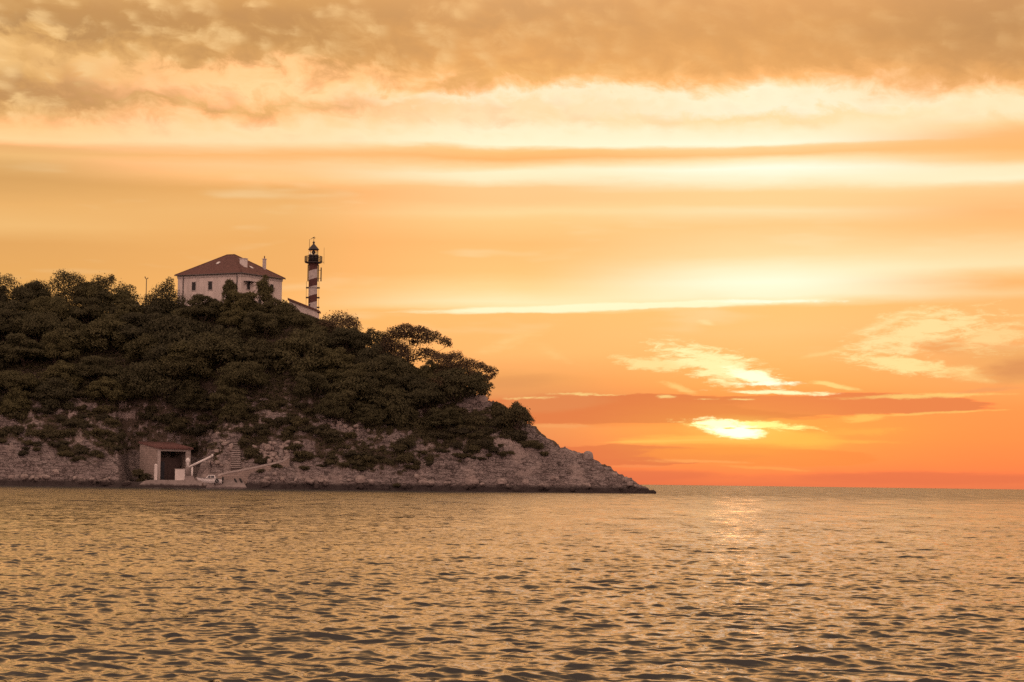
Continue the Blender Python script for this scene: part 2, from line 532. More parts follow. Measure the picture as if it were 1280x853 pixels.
# ------------------------------------------------------------------ trees
def leaves(cent, rad, n_per, size, g, upb=0.25):
    """small needle sprays on the shells of clumps; returns verts, faces"""
    cent = np.asarray(cent, float); rad = np.asarray(rad, float)
    w = np.cbrt(rad.prod(1)) ** 2; cnt = np.maximum(12, (n_per * w / w.mean()).astype(int))
    k = np.repeat(np.arange(len(cent)), cnt); n = len(k)
    d = g.normal(size=(n, 3)); d[:, 2] += upb * 1.6
    d /= np.linalg.norm(d, axis=1)[:, None]
    low = (d[:, 2] < -0.15) & (g.random(n) < 0.45); d[low, 2] *= -1
    rr = 0.5 + 0.65 * g.random(n) ** 0.7 + 0.35 * (g.random(n) < 0.12) * g.random(n)
    p = cent[k] + d * rad[k] * rr[:, None]
    nn = d + 0.6 * g.normal(size=(n, 3)); nn /= np.linalg.norm(nn, axis=1)[:, None]
    t = np.cross(nn, g.normal(size=(n, 3))); t /= np.linalg.norm(t, axis=1)[:, None]
    bt = np.cross(nn, t)
    a = (size * (0.55 + 0.9 * g.random(n)))[:, None]; bb = a * (0.26 + 0.28 * g.random((n, 1)))
    V = np.stack([p - t * a, p + bt * bb - nn * a * 0.15, p + t * a, p - bt * bb - nn * a * 0.15], 1).reshape(-1, 3)
    return V, np.arange(n * 4).reshape(n, 4)


def trunk_mesh(base, tops, r0, g):
    mb = MB()
    hub = Vector(base) + (sum((Vector(t) for t in tops), Vector()) / len(tops) - Vector(base)) * 0.5
    pts = []
    for i in range(6):
        t = i / 5
        p = Vector(base).lerp(hub, t) + Vector((g.normal() * 0.12, g.normal() * 0.12, 0)) * (1 if 0 < i < 5 else 0)
        pts.append(p)
    mb.tube(pts, [r0 * (1 - 0.1 * i) for i in range(6)], 7)
    for t in tops:
        T = Vector(t); mid = hub.lerp(T, 0.5) + Vector((g.normal() * 0.15, g.normal() * 0.15, -0.12 * (T - hub).length))
        j = pts[int(g.integers(2, 6))]
        mb.tube([j, mid, T], [r0 * 0.45, r0 * 0.3, r0 * 0.1], 5)
    return mb


def pine_data(seed, Rc, H, flat=0.5, n=30, low=0.45):
    g = np.random.default_rng(seed)
    C, Q = [], []
    for i in range(n):
        r = Rc * math.sqrt(g.random()) * 0.92; th = g.random() * 2 * math.pi
        dome = math.sqrt(max(0, 1 - (r / Rc) ** 2))
        z = H * (low + (1 - low) * (0.05 + 0.95 * dome ** 0.9) * (1 - (0.75 * g.random() ** 1.3))) - 0.6
        q = Rc * (0.15 + 0.17 * g.random())
        C.append((r * math.cos(th), r * math.sin(th), z)); Q.append((q * g.uniform(0.9, 1.5), q * g.uniform(0.9, 1.5), q * (flat + 0.25 * g.random())))
    V, Fc = leaves(C, Q, 240, 0.22, g)
    big = sorted(range(n), key=lambda i: -Q[i][0])[:9]
    return C, V, Fc, trunk_mesh((0, 0, -1.5), [C[i] for i in big], 0.2 * H / 7, g)


PINES = []
for k in range(9):
    _, V, Fc, mb = pine_data(100 + k, 3.9 + 0.45 * (k % 4), 7.6 + 0.7 * (k % 3), 0.55 + 0.12 * (k % 3), 46 + 3 * k, 0.16 + 0.06 * (k % 4))
    me = mesh_np('crown', V, Fc, MT['needles'])
    tmo = mb.build('trunk', MT['bark'])
    PINES.append((me, tmo.data, float(V[:, 2].max()))); bpy.data.objects.remove(tmo)

NP = [0]


def place_pine(px, py, Y, label, group, scale=1.0, k=None, rz=None, sz=1.0, name='pine_tree'):
    """py: photo height of the crown's top"""
    k = NP[0] % len(PINES) if k is None else k
    NP[0] += 1
    P = at(px, py, Y)
    z0 = gz(P.x, P.y)
    zt = PINES[k][2]
    h = P.z - z0
    s = scale
    szz = sz * s
    base = P.z - zt * szz
    if base > z0 + 0.3:                    # stretch to stand on the ground
        szz = min(h / zt, szz * 1.9); base = P.z - zt * szz
    e = empty(name, (P.x, P.y, min(base, z0 + 0.8)), rng.random() * 6.28 if rz is None else rz, label, 'tree', group)
    e.scale = (s, s, szz)
    link('trunk', PINES[k][1], e); link('crown', PINES[k][0], e)
    return e


def custom_tree(name, base_px, base_py, Y, clumps, label, depth=2.4, size=0.19, n_per=300, mat='needles', rep=3, r0=0.2, seed=0, group=None, z_ground=True):
    """clumps: (px, py, half-width px, half-height px) of foliage pads at their real distance"""
    g = np.random.default_rng(500 + seed)
    B = at(base_px, base_py, Y)
    if z_ground: B.z = gz(B.x, B.y) - 0.2
    C, Q = [], []
    for (cx, cy, rx, ry) in clumps:
        P0 = at(cx, cy, Y); s = Y / F
        for r in range(rep):
            dy = (g.random() - 0.5) * 2 * depth if r else (g.random() - 0.5) * 0.6
            jx = g.normal() * rx * s * 0.25 * (r > 0); jz = g.normal() * ry * s * 0.2 * (r > 0) - (0.15 * abs(dy))
            C.append((P0.x - B.x + jx, dy, P0.z - B.z + jz)); Q.append((rx * s * 0.9, rx * s * 0.85, ry * s * g.uniform(1.05, 1.45)))
            if r: C[-1] = (C[-1][0], C[-1][1], C[-1][2] - ry * s * 0.25)
    e = empty(name, B, 0, label, 'tree', group)
    V, Fc = leaves(C, Q, n_per, size, g)
    trunk_mesh((0, 0, -0.5), [C[i] for i in range(0, len(C), max(1, len(C) // 8))], r0, g).build('trunk', MT['bark'], e)
    link('crown', mesh_np('crown', V, Fc, MT[mat]), e)
    return e


def ridgeY(px):
    X = (px - 640) * 0.162
    return float(shore(X) + Wd(X))


# skyline trees, each its own shape
custom_tree('pine_tree', 8, 420, 478, [(4, 362, 22, 12), (-14, 358, 18, 12), (22, 372, 14, 10), (8, 350, 12, 7), (-4, 378, 26, 10), (30, 386, 14, 9), (8, 392, 26, 10), (-16, 386, 20, 10)],
            'pine with a tall peaked crown at the far left end of the skyline', seed=1)
custom_tree('pine_tree', 44, 415, 476, [(42, 364, 13, 9), (52, 360, 10, 7), (34, 376, 8, 6), (56, 372, 8, 6), (48, 378, 14, 7), (50, 388, 22, 9)],
            'small round pine between two taller pines on the left skyline, sky showing under its crown', seed=2)
custom_tree('pine_tree', 86, 415, 474, [(78, 352, 17, 9), (92, 352, 14, 9), (70, 362, 12, 10), (88, 366, 20, 10), (104, 362, 9, 7), (104, 352, 5, 5), (78, 345, 10, 5), (84, 374, 22, 9), (78, 386, 26, 9)],
            'highest dome shaped pine on the left skyline, a twig sticking up at its side', seed=3)
custom_tree('pine_tree', 128, 415, 475, [(124, 355, 11, 8), (136, 354, 9, 7), (118, 362, 8, 8), (132, 367, 12, 6), (140, 348, 4, 4), (124, 374, 16, 6), (120, 384, 22, 8)],
            'pine with ragged top beside the bright gap in the left skyline', seed=4)
custom_tree('pine_tree', 158, 418, 477, [(152, 360, 8, 6), (162, 364, 9, 6), (168, 372, 7, 5), (166, 380, 8, 5), (172, 388, 16, 7)],
            'thin pine reaching over the bright gap towards the twin lamp post', seed=5, n_per=120)
custom_tree('pine_tree', 206, 415, 466, [(208, 362, 10, 8), (212, 354, 6, 6), (198, 368, 12, 9), (216, 371, 12, 8), (188, 376, 12, 8), (204, 380, 24, 10), (228, 378, 9, 7), (192, 388, 22, 8), (220, 390, 18, 8)],
            'pointed pine at the left corner of the big house', seed=6)
custom_tree('conifer_tree', 330, 395, 462, [(331, 348, 4, 4), (329, 355, 8, 5), (333, 362, 9, 5), (329, 368, 9, 6), (334, 374, 8, 6), (326, 358, 5, 3)],
            'dark bushy conifer standing against the right wall of the house', depth=1.0, seed=7, n_per=230)
custom_tree('small_tree', 288, 385, 463, [(288, 356, 6, 4), (284, 361, 6, 4), (293, 360, 4, 4), (286, 367, 8, 5), (291, 372, 9, 5)],
            'little dark tree in front of the house window near the corner', depth=0.8, seed=8)
custom_tree('pine_tree', 424, 430, 459, [(424, 398, 15, 7), (438, 402, 12, 7), (410, 404, 14, 7), (426, 410, 24, 8), (446, 409, 7, 5), (400, 412, 14, 8), (430, 420, 24, 8)],
            'brown tinged pine next to the foot of the striped lighthouse', mat='needles_brown', seed=9)
custom_tree('umbrella_pine', 508, 462, 450, [(508, 411, 12, 5), (522, 414, 15, 5), (492, 416, 12, 6), (540, 420, 13, 5), (556, 426, 8, 4), (505, 420, 20, 5), (484, 424, 8, 6), (530, 424, 14, 4), (562, 430, 4, 2.5), (488, 432, 15, 7), (502, 438, 12, 7), (478, 442, 18, 8), (500, 448, 22, 7), (530, 443, 16, 6), (515, 428, 5, 3)],
            'flat topped umbrella pine with sky showing under its spreading right side', depth=2.6, mat='needles_brown', seed=10)
custom_tree('pine_tree', 466, 455, 452, [(464, 418, 7, 6), (474, 422, 9, 6), (458, 424, 8, 6), (470, 432, 16, 8), (452, 430, 12, 7)],
            'small dark pine in the dip between two broad crowns on the ridge', seed=11)
custom_tree('leaning_pine', 580, 492, 445, [(552, 448, 14, 6), (568, 447, 13, 6), (584, 454, 13, 6), (600, 459, 10, 5), (612, 464, 8, 5), (576, 462, 16, 6), (594, 468, 12, 4), (608, 472, 8, 3), (558, 458, 16, 6), (616, 470, 4, 3), (585, 487, 5, 2), (566, 472, 18, 7), (584, 472, 9, 4), (570, 482, 12, 6), (552, 468, 16, 7), (548, 480, 20, 8)],
            'wind bent pine whose crown leans out over the rocky end of the ridge', depth=2.4, mat='needles_brown', seed=12)
custom_tree('round_bush_tree', 646, 530, 437, [(646, 512, 8, 6), (655, 516, 7, 6), (640, 518, 8, 6), (652, 524, 11, 5), (637, 526, 10, 5), (645, 507, 5, 4), (660, 522, 4, 4)],
            'dark rounded bush tree alone on the descending cliff edge', depth=1.3, seed=13, mat='scrub')
custom_tree('small_bush', 622, 518, 440, [(622, 512, 4, 4), (627, 516, 5, 4), (618, 518, 5, 3)],
            'small spindly bush on the cliff edge uphill of the rounded bush tree', depth=0.8, seed=14, mat='scrub', n_per=110)

# big round crowns below the house and tower
for (px, py, Y, s, lab) in [
    (254, 366, 462, 0.95, 'broad pine crown hiding the foot of the big house under its windows'),
    (302, 362, 461, 0.85, 'pine crown covering the base of the house below its near corner'),
    (348, 371, 460, 0.8, 'pine crown just downhill of the right end of the house'),
    (370, 389, 458, 0.65, 'pine crown in front of the low annex of the lighthouse'),
    (278, 404, 452, 1.1, 'large pale topped pine midway down the slope under the house'),
    (396, 404, 455, 0.7, 'low pine crown below the lighthouse annex door'),
]:
    place_pine(px, py, Y, lab, None, s)


place_pine(108, 371, 471, 'low dark pine filling the gap under the two ragged pines of the left skyline', None, 0.75)
place_pine(66, 374, 470, 'low dark pine under the highest dome shaped pine of the left skyline', None, 0.75)
place_pine(142, 379, 470, 'low dark pine under the thin pine beside the twin lamp post', None, 0.6)


def wood(rows, lab, grp, cond=lambda px, py: True):
    for (y0, x0, x1, step, s) in rows:
        x = x0 + step * 0.4 * random.random()
        while x < x1:
            px = x + random.uniform(-8, 8); py = y0 + random.uniform(-8, 8)
            if cond(px, py) and random.random() > 0.07:
                H = hit(px, py + 42 * s)
                place_pine(px, py, H.y, lab, grp, s * random.uniform(0.68, 1.22), sz=random.uniform(0.78, 1.12))
            x += step * random.uniform(0.8, 1.2)


wood([(356, -40, 172, 38, 0.85), (372, -40, 226, 46, 1.05), (394, -46, 236, 52, 1.15), (418, -40, 240, 54, 1.18), (444, -46, 236, 54, 1.05)],
     'dark round pine crown in the dense wood left of and below the house', 'pines of the dense wood below the left skyline')
wood([(382, 225, 352, 46, 0.9), (416, 215, 390, 52, 1.12), (444, 230, 352, 54, 1.1), (472, 232, 425, 54, 0.95)],
     'olive green pine crown on the mid slope under the house and tower', 'pines on the mid slope under the house')
wood([(412, 385, 470, 44, 0.85), (430, 405, 510, 46, 0.95), (446, 440, 570, 46, 0.98), (464, 425, 578, 48, 1.0), (484, 420, 582, 50, 0.92), (504, 400, 575, 50, 0.78)],
     'pine in the sloping wood between the lighthouse and the leaning pine', 'pines on the slope right of the lighthouse')
wood([(468, -40, 200, 52, 0.92), (486, -40, 90, 52, 0.7), (490, 130, 300, 54, 0.68)],
     'low pine at the bottom edge of the left wood above the scrub', 'low pines at the bottom edge of the wood')

# scrub -------------------------------------------------------------------
SHR = []
for k in range(8):
    g = np.random.default_rng(300 + k)
    n = 9 + k
    C = [((g.random() - 0.5) * 2.2, (g.random() - 0.5) * 1.8, 0.25 + 0.75 * g.random()) for i in range(n)]
    Q = [(0.55 + 0.3 * g.random(), 0.55 + 0.2 * g.random(), 0.38 + 0.2 * g.random()) for i in range(n)]
    V, Fc = leaves(C, Q, 150, 0.17, g)
    SHR.append(mesh_np('scrub_bush', V, Fc, MT['scrub']))


def shrub(px, py, s, lab, grp, name='scrub_bush'):
    H = hit(px, py)
    o = link(name, SHR[int(rng.integers(0, 8))])
    o.location = (H.x, H.y, gz(H.x, H.y) - 0.1)
    o.rotation_euler = (0, 0, rng.random() * 6.28)
    o.scale = (s * rng.uniform(0.85, 1.25), s, s * rng.uniform(0.75, 1.1))
    return tag(o, lab, 'bush', grp)


def zone(px):
    if px < 165: return ('dark maquis bush among pale rocks left of the boathouse', 'bushes on the slope left of the boathouse')
    if px < 300: return ('dark bush on the bank behind the boathouse and stone steps', 'bushes behind the boathouse')
    if px < 420: return ('dark bush on the rocky slope above the long ramp wall', 'bushes above the ramp wall')
    if px < 530: return ('bush in the low dark thicket just above the pale shore rock', 'bushes of the thicket above the shore')
    return ('bush on the rocky slope beneath the leaning pine', 'bushes on the slope under the leaning pine')


cnt = 0
for y in np.arange(470, 588, 11.0):
    for x in np.arange(-30, 700, 15.0):
        px = x + random.uniform(-7, 7); py = y + random.uniform(-5, 5)
        if py < np.interp(px, [0, 300, 420, 585, 600, 700], [478, 500, 505, 505, 512, 548]): continue
        if 166 < px < 236 and 545 < py < 612: continue
        v = float(vegm(np.array([px]), np.array([py]))[0])
        if v < 0.55 or random.random() < (0.12 if py < 530 else 0.3): continue
        shrub(px, py, random.uniform(0.75, 1.35), *zone(px)); cnt += 1
for _ in range(84):
    px = random.uniform(-10, 640)
    if 150 < px < 315: continue
    py = np.interp(px, L_X, L_Y) + random.uniform(-4, 17)
    if py > 600 + 0.0128 * px: continue
    shrub(px, py, random.uniform(0.4, 0.85), *zone(px))
print('shrubs', cnt)
for px, py, s in [(662, 562, 0.9), (672, 566, 0.85), (681, 572, 0.6), (655, 556, 0.6)]:
    shrub(px, py, s, 'bush of the isolated dark clump on the bare rock near the point', 'bushes of the isolated clump on bare rock')
for px, py, s in [(592, 568, 0.9), (604, 565, 1.0), (616, 570, 0.9)]:
    shrub(px, py, s, 'low bush on the shore rock below the pale diagonal gully', 'bushes below the pale diagonal gully')

for px, py, s in [(172, 592, 0.9), (181, 596, 0.8), (189, 599, 0.55), (176, 600, 0.5)]:
    o = link('scrub_bush', SHR[int(rng.integers(0, 8))]); P = at(px, py, 430.6)
    o.location = (P.x, P.y, max(0.95, P.z - 0.5)); o.scale = (s, s, s); o.rotation_euler = (0, 0, px)
    tag(o, 'bush growing against the blank side wall of the boathouse', 'bush', 'bushes at the side wall of the boathouse')

# undergrowth between the trees: uncountable
g = np.random.default_rng(77)
U = []
xx = g.uniform(-112, 22, 60000); tt = g.uniform(0.12, 1.1, 60000)
yy = shore(xx) + Wd(xx) * tt
zz = ground(xx, yy, True)
ux, uy = proj(xx, yy, zz)
keep = vegm(ux, uy) * (0.35 + 0.65 * fbm(xx * 0.3, yy * 0.3, 91, 2)) > g.uniform(0.25, 0.75, 60000)
C = np.stack([xx, yy, zz + 0.15], 1)[keep]
Q = np.stack([g.uniform(0.25, 0.6, len(C))] * 2 + [g.uniform(0.15, 0.4, len(C))], 1)
V, Fc = leaves(C, Q, 14, 0.17, g)
tag(link('undergrowth', mesh_np('undergrowth', V, Fc, MT['scrub'])), 'dry undergrowth covering the soil between the trees', 'undergrowth', kind='stuff')

# boulders ----------------------------------------------------------------
BLD = []
for k in range(6):
    g = np.random.default_rng(40 + k)
    bm_v, bm_f = [], []
    nu, nv = 12, 8
    for i in range(nv + 1):
        th = math.pi * i / nv
        for j in range(nu):
            ph_ = 2 * math.pi * j / nu
            d = np.array([math.sin(th) * math.cos(ph_), math.sin(th) * math.sin(ph_), math.cos(th)])
            e_ = np.sign(d) * np.abs(d) ** 0.7
            rr = 1 + 0.35 * (vnoise(np.array([d[0] * 1.7 + 9 + k * 5 + d[2]]), np.array([d[1] * 1.7 + 4 + d[2] * 1.3]), 61)[0] - 0.5) + 0.2 * (vnoise(np.array([d[0] * 4 + 9 + k]), np.array([d[1] * 4 + d[2] * 3]), 63)[0] - 0.5)
            bm_v.append(e_ * rr * np.array([0.55, 0.45, 0.42]))
    for i in range(nv):
        for j in range(nu):
            bm_f.append((i * nu + j, (i + 1) * nu + j, (i + 1) * nu + (j + 1) % nu, i * nu + (j + 1) % nu))
    BLD.append(mesh_np('boulder', bm_v, bm_f, MT['boulder'], False))


def boulder(px, py, s, lab, grp=None, P=None):
    H = hit(px, py) if P is None else P
    o = link('boulder', BLD[int(rng.integers(0, 6))])
    o.location = (H.x, H.y, gz(H.x, H.y) + 0.12 * s)
    o.rotation_euler = (rng.uniform(-0.4, 0.4), rng.uniform(-0.4, 0.4), rng.random() * 6.28)
    o.scale = (s * rng.uniform(0.8, 1.3), s * rng.uniform(0.8, 1.2), s * rng.uniform(0.7, 1.1))
    return tag(o, lab, 'boulder', grp)


for i in range(46):
    px = random.gauss(344, 11); py = random.uniform(553, 579)
    boulder(px, py, random.uniform(0.5, 1.3), 'pale boulder in the rubble heap above the ramp wall', 'boulders of the rubble heap above the ramp')
for i in range(30):
    px = random.uniform(262, 292); py = random.uniform(538, 585)
    boulder(px, py, random.uniform(0.4, 1.0), 'pale rubble stone beside the stone steps', 'rubble stones beside the steps')
for i in range(120):
    px = random.uniform(0, 165) if i < 36 else random.uniform(314, 800)
    sh = 607 + 0.0128 * px
    boulder(px, sh - random.uniform(0.5, 9), random.uniform(0.5, 1.0 + 1.2 * random.random() ** 2), 'boulder in the dark wet band along the waterline', 'boulders along the waterline')
for i in range(50):
    px = random.uniform(405, 480); py = 540 + (px - 445) * 0.42 + random.gauss(0, 4)
    boulder(px, py, random.uniform(0.4, 1.0), 'pale stone in the scree streak above the dark thicket', 'stones of the scree streak')


def crest(px, s, lab, sh=(1, 1, 1)):
    Y = ridgeY(px)
    X = (px - 640) / F * Y
    o = boulder(0, 0, s, lab, None, Vector((X, Y, 0)))
    o.scale = (s * sh[0], s * sh[1], s * sh[2]); o.rotation_euler = (0.1, -0.15, px)
    o.location.z -= 0.22 * s


crest(737, 2.3, 'pointed rock standing up on the ridge of the headland point', (0.75, 0.9, 1.25))
crest(786, 1.9, 'knobbly rock low on the ridge close to the end of the point')
crest(769, 1.4, 'rounded rock on the ridge between the pointed and the knobbly rock')
crest(600, 3.0, 'big pale rock at the brow of the ridge beneath the leaning pine')
crest(586, 2.2, 'pale rock under the trunk of the leaning pine')

# ------------------------------------------------------------------ the house
HY = 470.0
cor = at(300.5, 383, HY)
EZ = at(300.5, 341.8, HY).z            # eaves level
hb = 36.0
hs = empty('house', (cor.x, cor.y, hb), R(-30), 'large pale two storey house with red hipped roof on the hilltop', 'house')
L, RD, eh = 16.5, 14.5, EZ - hb
MB().box(-L, 0, 0, RD, -3, eh).build('wall', MT['plaster'], hs)
MB().box(-L - 0.12, 0.12, -0.12, RD + 0.12, eh - 0.55, eh - 0.002).build('cornice', MT['trim'], hs)
oh = 0.5
rz_, ap = eh, eh + 4.7
e0, e1, f0, f1 = -L - oh, oh, -oh, RD + oh
ra, rb = -L / 2 - 1.0, -L / 2 + 1.0
vr = [(e0, f0, rz_), (e1, f0, rz_), (e1, f1, rz_), (e0, f1, rz_), (ra, RD / 2, ap), (rb, RD / 2, ap)]
th_ = 0.16
vs = [(x, y, z + th_) for x, y, z in vr] + [(x, y, z) for x, y, z in vr[:4]]
roof = MB().add(vs, [(0, 1, 5, 4), (1, 2, 5), (2, 3, 4, 5), (3, 0, 4), (6, 7, 1, 0), (7, 8, 2, 1), (8, 9, 3, 2), (9, 6, 0, 3), (9, 8, 7, 6)]).build('roof', MT['tiles'], hs)
rdg = MB()
for p, q in [((e0, f0, rz_ + th_), (ra, RD / 2, ap + th_)), ((e1, f0, rz_ + th_), (rb, RD / 2, ap + th_)), ((e1, f1, rz_ + th_), (rb, RD / 2, ap + th_)), ((e0, f1, rz_ + th_), (ra, RD / 2, ap + th_)), ((ra, RD / 2, ap + th_), (rb, RD / 2, ap + th_))]:
    rdg.tube([p, q], 0.11, 6)
rdg.build('ridge_tiles', MT['tiles_dark'], roof)


def roofz(x, y):
    # height of the hipped roof's top at a plan point
    a = (ap - rz_) / (RD / 2 + oh)
    bx_ = (ap - rz_) / (ra - e0)
    return rz_ + th_ + min((y - f0) * a, (f1 - y) * a, (x - e0) * bx_, (e1 - x) * bx_)


def chimney(x, y, w, d, top, mat, par, nm='chimney', cap=True):
    mb = MB().box(x - w / 2, x + w / 2, y - d / 2, y + d / 2, roofz(x, y) - 0.5, top)
    o = mb.build(nm, mat, par)
    if cap:
        MB().box(x - w / 2 - 0.1, x + w / 2 + 0.1, y - d / 2 - 0.1, y + d / 2 + 0.1, top + 0.003, top + 0.15).build('chimney_cap', MT['trim'], o)
    return o


# white rendered stack on the right slope, slim pot further back
chimney(-2.7, 4.4, 1.3, 1.0, roofz(-2.7, 4.4) + 1.35, MT['plaster_white'], roof)
chimney(-2.6, 11.6, 0.55, 0.6, roofz(-2.6, 11.6) + 2.0, MT['trim'], roof)
c2 = MB(); c2.lathe([(0.14, roofz(-2.6, 11.6) + 2.1), (0.1, roofz(-2.6, 11.6) + 2.75)], 8, -2.6, 11.6); c2.build('chimney_pot', MT['tiles_dark'], roof)


def skylight(x, y, nx_, ny_, par):
    a = (ap - rz_) / (RD / 2 + oh); bx_ = (ap - rz_) / (ra - e0)
    pts = []
    for dx, dy in ((-0.32, -0.35), (0.32, -0.35), (0.32, 0.35), (-0.32, 0.35)):
        pts.append((x + dx, y + dy))
    lo = [(px_, py_, roofz(px_, py_) + 0.02) for px_, py_ in pts]; hi = [(px_, py_, roofz(px_, py_) + 0.14) for px_, py_ in pts]
    MB().hexa(lo + hi).build('skylight', MT['white_paint'], par)


skylight(-8.9, 3.8, 0, -1, roof)
skylight(-2.3, 6.6, 1, 0, roof)


def window(par, face, c, z0, z1, w):
    """face 'f': wall y=0 looking -y ; 'r': wall x=0 looking +x"""
    def bx(mb, a0, a1, o0, o1, zz0, zz1):
        if face == 'f': mb.box(a0, a1, -o1, -o0, zz0, zz1)
        else: mb.box(o0, o1, a0, a1, zz0, zz1)
        return mb
    fr = MB()
    bx(fr, c - w / 2 - 0.14, c - w / 2, 0.003, 0.07, z0, z1); bx(fr, c + w / 2, c + w / 2 + 0.14, 0.003, 0.07, z0, z1)
    bx(fr, c - w / 2 - 0.14, c + w / 2 + 0.14, 0.003, 0.07, z1 + 0.002, z1 + 0.16)
    f = fr.build('window', MT['trim'], par)
    bx(MB(), c - w / 2 - 0.2, c + w / 2 + 0.2, 0.003, 0.12, z0 - 0.12, z0 - 0.002).build('sill', MT['trim'], f)
    sh = MB()
    bx(sh, c - w / 2 + 0.003, c - 0.03, 0.003, 0.045, z0, z1 - 0.002); bx(sh, c + 0.03, c + w / 2 - 0.003, 0.003, 0.045, z0, z1 - 0.002)
    sh.build('shutters', MT['shutter'], f)
    bx(MB(), c - 0.026, c + 0.026, 0.003, 0.03, z0, z1 - 0.002).build('pane', MT['pane'], f)


wz1 = eh - 1.45; wz0 = wz1 - 1.75
for c in (-3.3, -7.9, -12.2):
    window(hs, 'f', c, wz0, wz1, 1.0); window(hs, 'f', c, wz0 - 3.6, wz1 - 3.6, 1.0)
for c in (2.6, 6.6, 10.8):
    window(hs, 'r', c, wz0, wz1, 1.1); window(hs, 'r', c, wz0 - 3.6, wz1 - 3.6, 1.1)
for x in (-0.95, -15.0):
    MB().tube([(x, -0.2, eh - 0.2), (x, -0.1, eh - 0.7), (x, -0.1, 0)], 0.11, 6).build('drainpipe', MT['grey_metal'], hs)
MB().tube([(e0, f0 - 0.06, eh + 0.03), (e1 + 0.05, f0 - 0.06, eh + 0.03), (e1 + 0.06, f1, eh + 0.03)], 0.09, 6).build('gutter', MT['grey_metal'], hs)
aw = MB()
for y in (1.0, 2.6, 4.2):
    aw.tube([(0, y, wz1 - 0.05), (1.3, y, wz1 - 0.25)], 0.05, 5)
    aw.tube([(0, y, wz1 - 0.95), (1.25, y, wz1 - 0.28)], 0.04, 5)
aw.box(0.02, 1.35, 0.9, 4.3, wz1 - 0.14, wz1 - 0.08)
aw.build('awning', MT['dark_metal'], hs)

# low pale hut glimpsed through the pines left of the house
P = at(162, 384, 486)
ht = empty('hut', (P.x, P.y, 35), R(-20), 'small pale hut glimpsed through the pines left of the big house', 'hut')
zt = P.z - 35
MB().box(-1.7, 1.7, -1.5, 1.5, -2, zt).build('wall', MT['plaster'], ht)
MB().add([(-1.95, -1.75, zt), (1.95, -1.75, zt), (1.95, 1.75, zt), (-1.95, 1.75, zt), (-1.95, 0, zt + 1.15), (1.95, 0, zt + 1.15)],
         [(0, 1, 5, 4), (2, 3, 4, 5), (1, 2, 5), (3, 0, 4), (3, 2, 1, 0)]).build('roof', MT['trim'], ht)
MB().box(-0.3, 0.45, -1.56, -1.503, zt - 1.6, zt - 0.5).build('window', MT['shutter'], ht)

# low annex in front of the tower, roof falling to the right
AY = 468.0
A0 = at(361, 405, AY); A1 = at(396.3, 405, AY)
ab = 33.0
an = empty('annex', (A0.x, AY, ab), 0, 'low pale annex with a single pitch roof at the foot of the striped lighthouse', 'annex')
aw_ = A1.x - A0.x; hl = at(362, 376, AY).z - ab; hr_ = at(395, 389.5, AY).z - ab
MB().hexa([(0, 0, -2), (aw_, 0, -2), (aw_, 5, -2), (0, 5, -2), (0, 0, hl), (aw_, 0, hr_), (aw_, 5, hr_), (0, 5, hl)]).build('wall', MT['plaster'], an)
sl = (hr_ - hl) / aw_
MB().hexa([(-0.3, -0.35, hl + 0.004 - 0.3 * sl), (aw_ + 0.3, -0.35, hr_ + 0.004 + 0.3 * sl), (aw_ + 0.3, 5.3, hr_ + 0.004 + 0.3 * sl), (-0.3, 5.3, hl + 0.004 - 0.3 * sl),
           (-0.3, -0.35, hl + 0.45 - 0.3 * sl), (aw_ + 0.3, -0.35, hr_ + 0.4 + 0.3 * sl), (aw_ + 0.3, 5.3, hr_ + 0.4 + 0.3 * sl), (-0.3, 5.3, hl + 0.45 - 0.3 * sl)]).build('roof', MT['tiles_dark'], an)
D = at(386.3, 401, AY); dh = at(386.3, 394.5, AY).z
MB().box(D.x - A0.x - 0.22, D.x - A0.x + 0.22, -0.05, -0.003, dh - ab - 1.5, dh - ab).build('door', MT['shutter'], an)
dd = MB().box(D.x - A0.x - 2.3, D.x - A0.x - 1.8, -0.05, -0.003, dh - ab - 0.6, dh - ab + 0.1).build('window', MT['shutter'], an)

# ------------------------------------------------------------------ the lighthouse
TY = 478.0
tp = TY / F
TB = at(390.4, 402, TY)
tb = 34.0
lt = empty('lighthouse', (TB.x, TY, tb), 0, 'slim lighthouse tower painted with slanting red and white bands', 'lighthouse')


def tz(y): return at(390.4, y, TY).z - tb


z_gal = tz(328.5)
MB().lathe([(1.12, -2), (1.10, 0.3), (0.97, 0.35), (0.96, z_gal - 0.65), (1.12, z_gal - 0.3), (1.12, z_gal - 0.24)], 8, smooth=False, a0=R(22.5)).build('tower', MT['bands'], lt)
gl = MB(); gl.lathe([(1.25, z_gal - 0.236), (1.8, z_gal - 0.06), (1.82, z_gal + 0.12)], 16, smooth=False); gal = gl.build('gallery', MT['dark_metal'], lt)
rl = MB()
for hgt in (0.45, 0.82, 1.2):
    pr_ = [(1.72 * math.cos(2 * math.pi * k / 16), 1.72 * math.sin(2 * math.pi * k / 16), z_gal + 0.12 + hgt) for k in range(17)]
    rl.tube(pr_, 0.035 if hgt < 1 else 0.055, 5)
for k in range(16):
    a_ = 2 * math.pi * k / 16
    rl.tube([(1.72 * math.cos(a_), 1.72 * math.sin(a_), z_gal + 0.1), (1.72 * math.cos(a_), 1.72 * math.sin(a_), z_gal + 1.34)], 0.045, 5)
rl.build('railing', MT['dark_metal'], gal)
